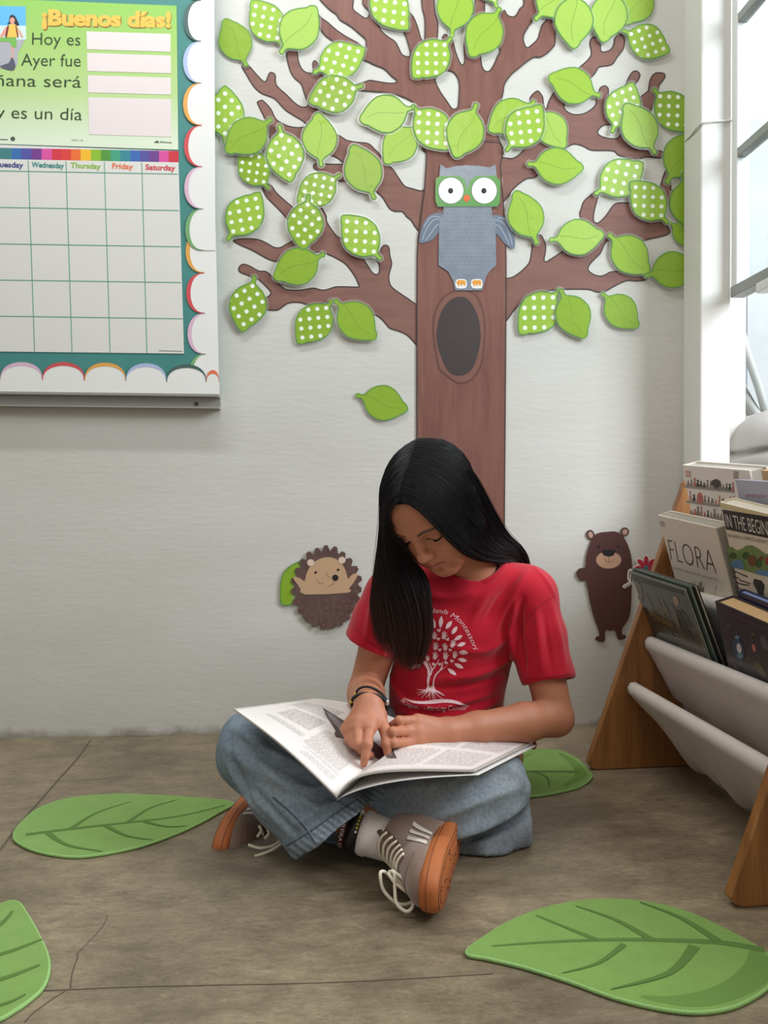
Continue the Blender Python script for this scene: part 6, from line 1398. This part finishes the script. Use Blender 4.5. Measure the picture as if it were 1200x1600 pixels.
    # photograph of a dark animal across the spread
    def blob(pts, side, mat, lift=.0005):
        """patch on a page given in frame points, dropped along the line of sight onto the page"""
        me = [surf(i/NS, j/NT, side) for i in range(NS+1) for j in range(NT+1)]; fs = [(i*(NT+1)+j, i*(NT+1)+j+1, (i+1)*(NT+1)+j+1, (i+1)*(NT+1)+j) for i in range(NS) for j in range(NT)]
        bv = BVHTree.FromPolygons(me, fs); lp = [Vector((a, b, 0)) for a, b in pts]; mb = MB(); tris = [[lp[i] for i in t] for t in tessellate_polygon([lp])]
        while tris:
            t = tris.pop(); L = [(t[i]-t[(i+1) % 3]).length for i in range(3)]; m = max(L)
            if m > 6: i = L.index(m); a, b, c = t[i], t[(i+1) % 3], t[(i+2) % 3]; q = (a+b)/2; tris += [[a, q, c], [q, b, c]]; continue
            w = [on(bv, q.x, q.y, lift) for q in t]
            if None in w: continue
            if (w[1]-w[0]).cross(w[2]-w[0]).z < 0: w.reverse()
            mb.add(w, [(0, 1, 2)])
        return mb
    dk = M('photo_dark', rgb(62, 56, 58), .35, var=rgb(96, 88, 90), vscale=60); gy = M('photo_grey', rgb(150, 140, 142), .35, var=rgb(112, 104, 108), vscale=50)
    z = cut(350, 1070, 1200/210)
    mb = blob(z([(880,205),(930,235),(1010,285),(1060,315),(1120,350),(1180,400),(1250,440),(1400,560),(1500,640),(1420,690),(1330,640),(1210,560),(1120,510),(1060,480),(1000,470),(985,440),(995,410),(950,340),(905,270),(895,235)]), -1, dk); mb.build('photo_print', dk, e)
    mb = blob(z([(915,240),(960,270),(1030,330),(1070,370),(1120,430),(1250,540),(1150,480),(1040,420),(980,340),(930,280)]), -1, gy, .0008); mb.build('photo_print', gy, e)
    z2 = cut(520, 1070, 6)
    mb = blob(z2([(380,520),(470,500),(560,600),(600,690),(520,690),(430,640),(390,600)]), 1, dk); mb.build('photo_print', dk, e)
magazine()
# ------------------------------------------------------------------ hair: strands combed between guide curves
def hair():
    Rg = [[(629,783,1.232),(648,789,1.222),(670,811,1.222),(695,837,1.235),(722,861,1.262),(750,874,1.315),(780,878,1.38),(803,885,1.45),(806,950,1.525),(804,1010,1.535)],
          [(637,752,1.245),(668,760,1.232),(703,795,1.242),(734,834,1.280),(765,860,1.340),(793,867,1.415),(812,888,1.49),(811,955,1.535),(808,1010,1.54)],
          [(648,718,1.275),(688,722,1.258),(727,760,1.283),(755,804,1.330),(783,844,1.390),(808,862,1.455),(818,892,1.51),(815,960,1.54),(811,1010,1.545)],
          [(657,701,1.315),(704,707,1.318),(743,748,1.350),(768,794,1.392),(793,836,1.435),(817,863,1.48),(824,897,1.52),(818,960,1.545),(813,1010,1.55)],
          [(667,700,1.365),(714,716,1.39),(746,766,1.425),(768,815,1.46),(788,856,1.49),(806,890,1.52),(806,960,1.55),(803,1010,1.55)]]
    Lg = [[(627,783,1.232),(614,789,1.234),(609,813,1.260),(633,843,1.292),(652,880,1.310),(668,912,1.315),(673,955,1.312),(672,1000,1.312),(652,1052,1.318)],
          [(632,765,1.240),(612,774,1.236),(601,800,1.250),(604,850,1.278),(620,900,1.295),(641,960,1.304),(647,1008,1.310),(640,1056,1.318)],
          [(640,740,1.250),(616,751,1.240),(599,785,1.252),(599,850,1.284),(605,910,1.300),(618,970,1.308),(626,1020,1.314),(630,1054,1.322)],
          [(649,716,1.272),(622,722,1.256),(599,762,1.267),(597,840,1.300),(594,910,1.316),(597,970,1.320),(606,1012,1.324),(612,1034,1.330)],
          [(657,701,1.312),(632,705,1.300),(604,744,1.306),(597,820,1.326),(588,900,1.338),(582,950,1.340),(587,992,1.338),(596,1014,1.340)]]
    me = BODY.data; bv = BVHTree.FromPolygons([q.co.copy() for q in me.vertices], [tuple(p.vertices) for p in me.polygons])
    def res(g, n=34):
        q = smooth_loop([P(*a) for a in g], 8, False); L = [0]
        for i in range(1, len(q)): L.append(L[-1]+(q[i]-q[i-1]).length)
        A = np.array([p[:] for p in q]); t = np.linspace(0, L[-1], n); return np.stack([np.interp(t, L, A[:, i]) for i in range(3)], 1)
    rng = np.random.RandomState(4)
    def strands(G, n, seed, rad, tipf):
        G = np.array([res(g) for g in G]); k = len(G); rr = np.random.RandomState(seed); V = []; F = []; C = []; m = G.shape[1]; nf = 3
        for s in range(n):
            u = rr.rand()*(k-1); i = min(int(u), k-2); f = u-i
            a, b, c, d = G[max(i-1, 0)], G[i], G[i+1], G[min(i+2, k-1)]
            p = .5*((2*b)+(c-a)*f+(2*a-5*b+4*c-d)*f*f+(3*b-a-3*c+d)*f**3)
            t = np.linspace(0, 1, m)[:, None]; off = rr.normal(0, 1, 3)*.0030
            deep = np.array(FW[:])*abs(rr.normal(0, .008))
            w = np.sin(t*rr.uniform(3, 9)+rr.uniform(0, 6))*rr.normal(0, .0016, 3)
            p = p+(off*(.25+.9*t)+deep*np.minimum(1, t*3)+w*t)
            e = int(m*rr.uniform(1-tipf, 1)); p = p[:max(e, 12)]
            q = []
            for x in p:
                x = Vector(x); h = bv.find_nearest(x, .05)
                if h[0] is not None:
                    dd = (x-h[0]).dot(h[1])
                    if dd < .0050: x = x+h[1]*(.0050-dd+.0030*rr.rand())
                h = SBVH.find_nearest(x, .04)
                if h[0] is not None and h[1].dot(Vector((0, 0, 1))) > -.8:
                    dd = (x-h[0]).dot(h[1])
                    if dd < .003: x = x+h[1]*(.003-dd)
                q.append(x)
            q = [q[0]]+[(q[j-1]+q[j]*2+q[j+1])/4 for j in range(1, len(q)-1)]+[q[-1]]
            M_ = len(q); r0 = rad*rr.uniform(.7, 1.3)
            mb = MB().tube(q, [r0*(1-.75*(j/(M_-1))**4) for j in range(M_)], nf, cap=False); o = len(V); V += mb.v; F += [tuple(z+o for z in g) for g in mb.f]
            j = (np.arange(M_)/(m-1))[:, None]; br = rr.uniform(.8, 1.25); col = (L3(19, 17, 19)*(1-sstep(.45, 1, j))+L3(66, 38, 31)*sstep(.45, 1, j))*br; C.append(np.repeat(col, nf, 0))
        return V, F, np.concatenate(C)
    hm = M('hair', rgb(255, 255, 255), .55, .3, attr='paint')
    hm.node_tree.nodes['Principled BSDF'].inputs['Anisotropic'].default_value = .5
    for nm, G, n, sd, tf in (('hair', Rg, 3000, 1, .04), ('hair', Lg, 2600, 2, .22)):
        V, F, C = strands(G, n, sd, .00062, tf); o = obj(nm, np.array([v[:] for v in V]), np.array(F), hm, girl, True); paint(o, C); tag(o, kind='stuff')
    # scalp under the strands
    S = SDF(axis(HO_[0]-.14, HO_[0]+.14, .003), axis(HO_[1]-.14, HO_[1]+.14, .003), axis(HO_[2]-.14, HO_[2]+.14, .003)); h = HS
    S.ell(HD(0, -.014, .028), np.array((.0732, .0912, .0792))*h, HR, .01); S.ell(HD(0, .024, .032), np.array((.0612, .0605, .0625))*h, HR, .02); S.ell(HD(0, -.035, -.02), np.array((.060, .056, .055))*h, HR, .02)
    # keep it off the face
    S.ell(HD(0, .085, -.02), np.array((.060, .075, .092))*h, HR, .004, 's')
    V, F = S.mesh(2); o = obj('scalp_hair', V, F, M('scalp_dark', rgb(16, 14, 16), .8, .1), girl, True)
    # a few loose hairs
    mb = MB()
    for g in ([(600,810,1.26),(597,850,1.29),(590,885,1.31),(588,915,1.33)], [(601,815,1.26),(600,860,1.29),(596,900,1.31)], [(588,900,1.33),(578,940,1.34),(575,985,1.345)], [(790,838,1.43),(812,855,1.45),(828,880,1.47)]):
        mb.tube(smooth_loop([P(*a) for a in g], 6, False), .0004, 4)
    tag(mb.build('stray_hair', M('hair_dark', rgb(40, 30, 28), .5), girl), kind='stuff')
hair()
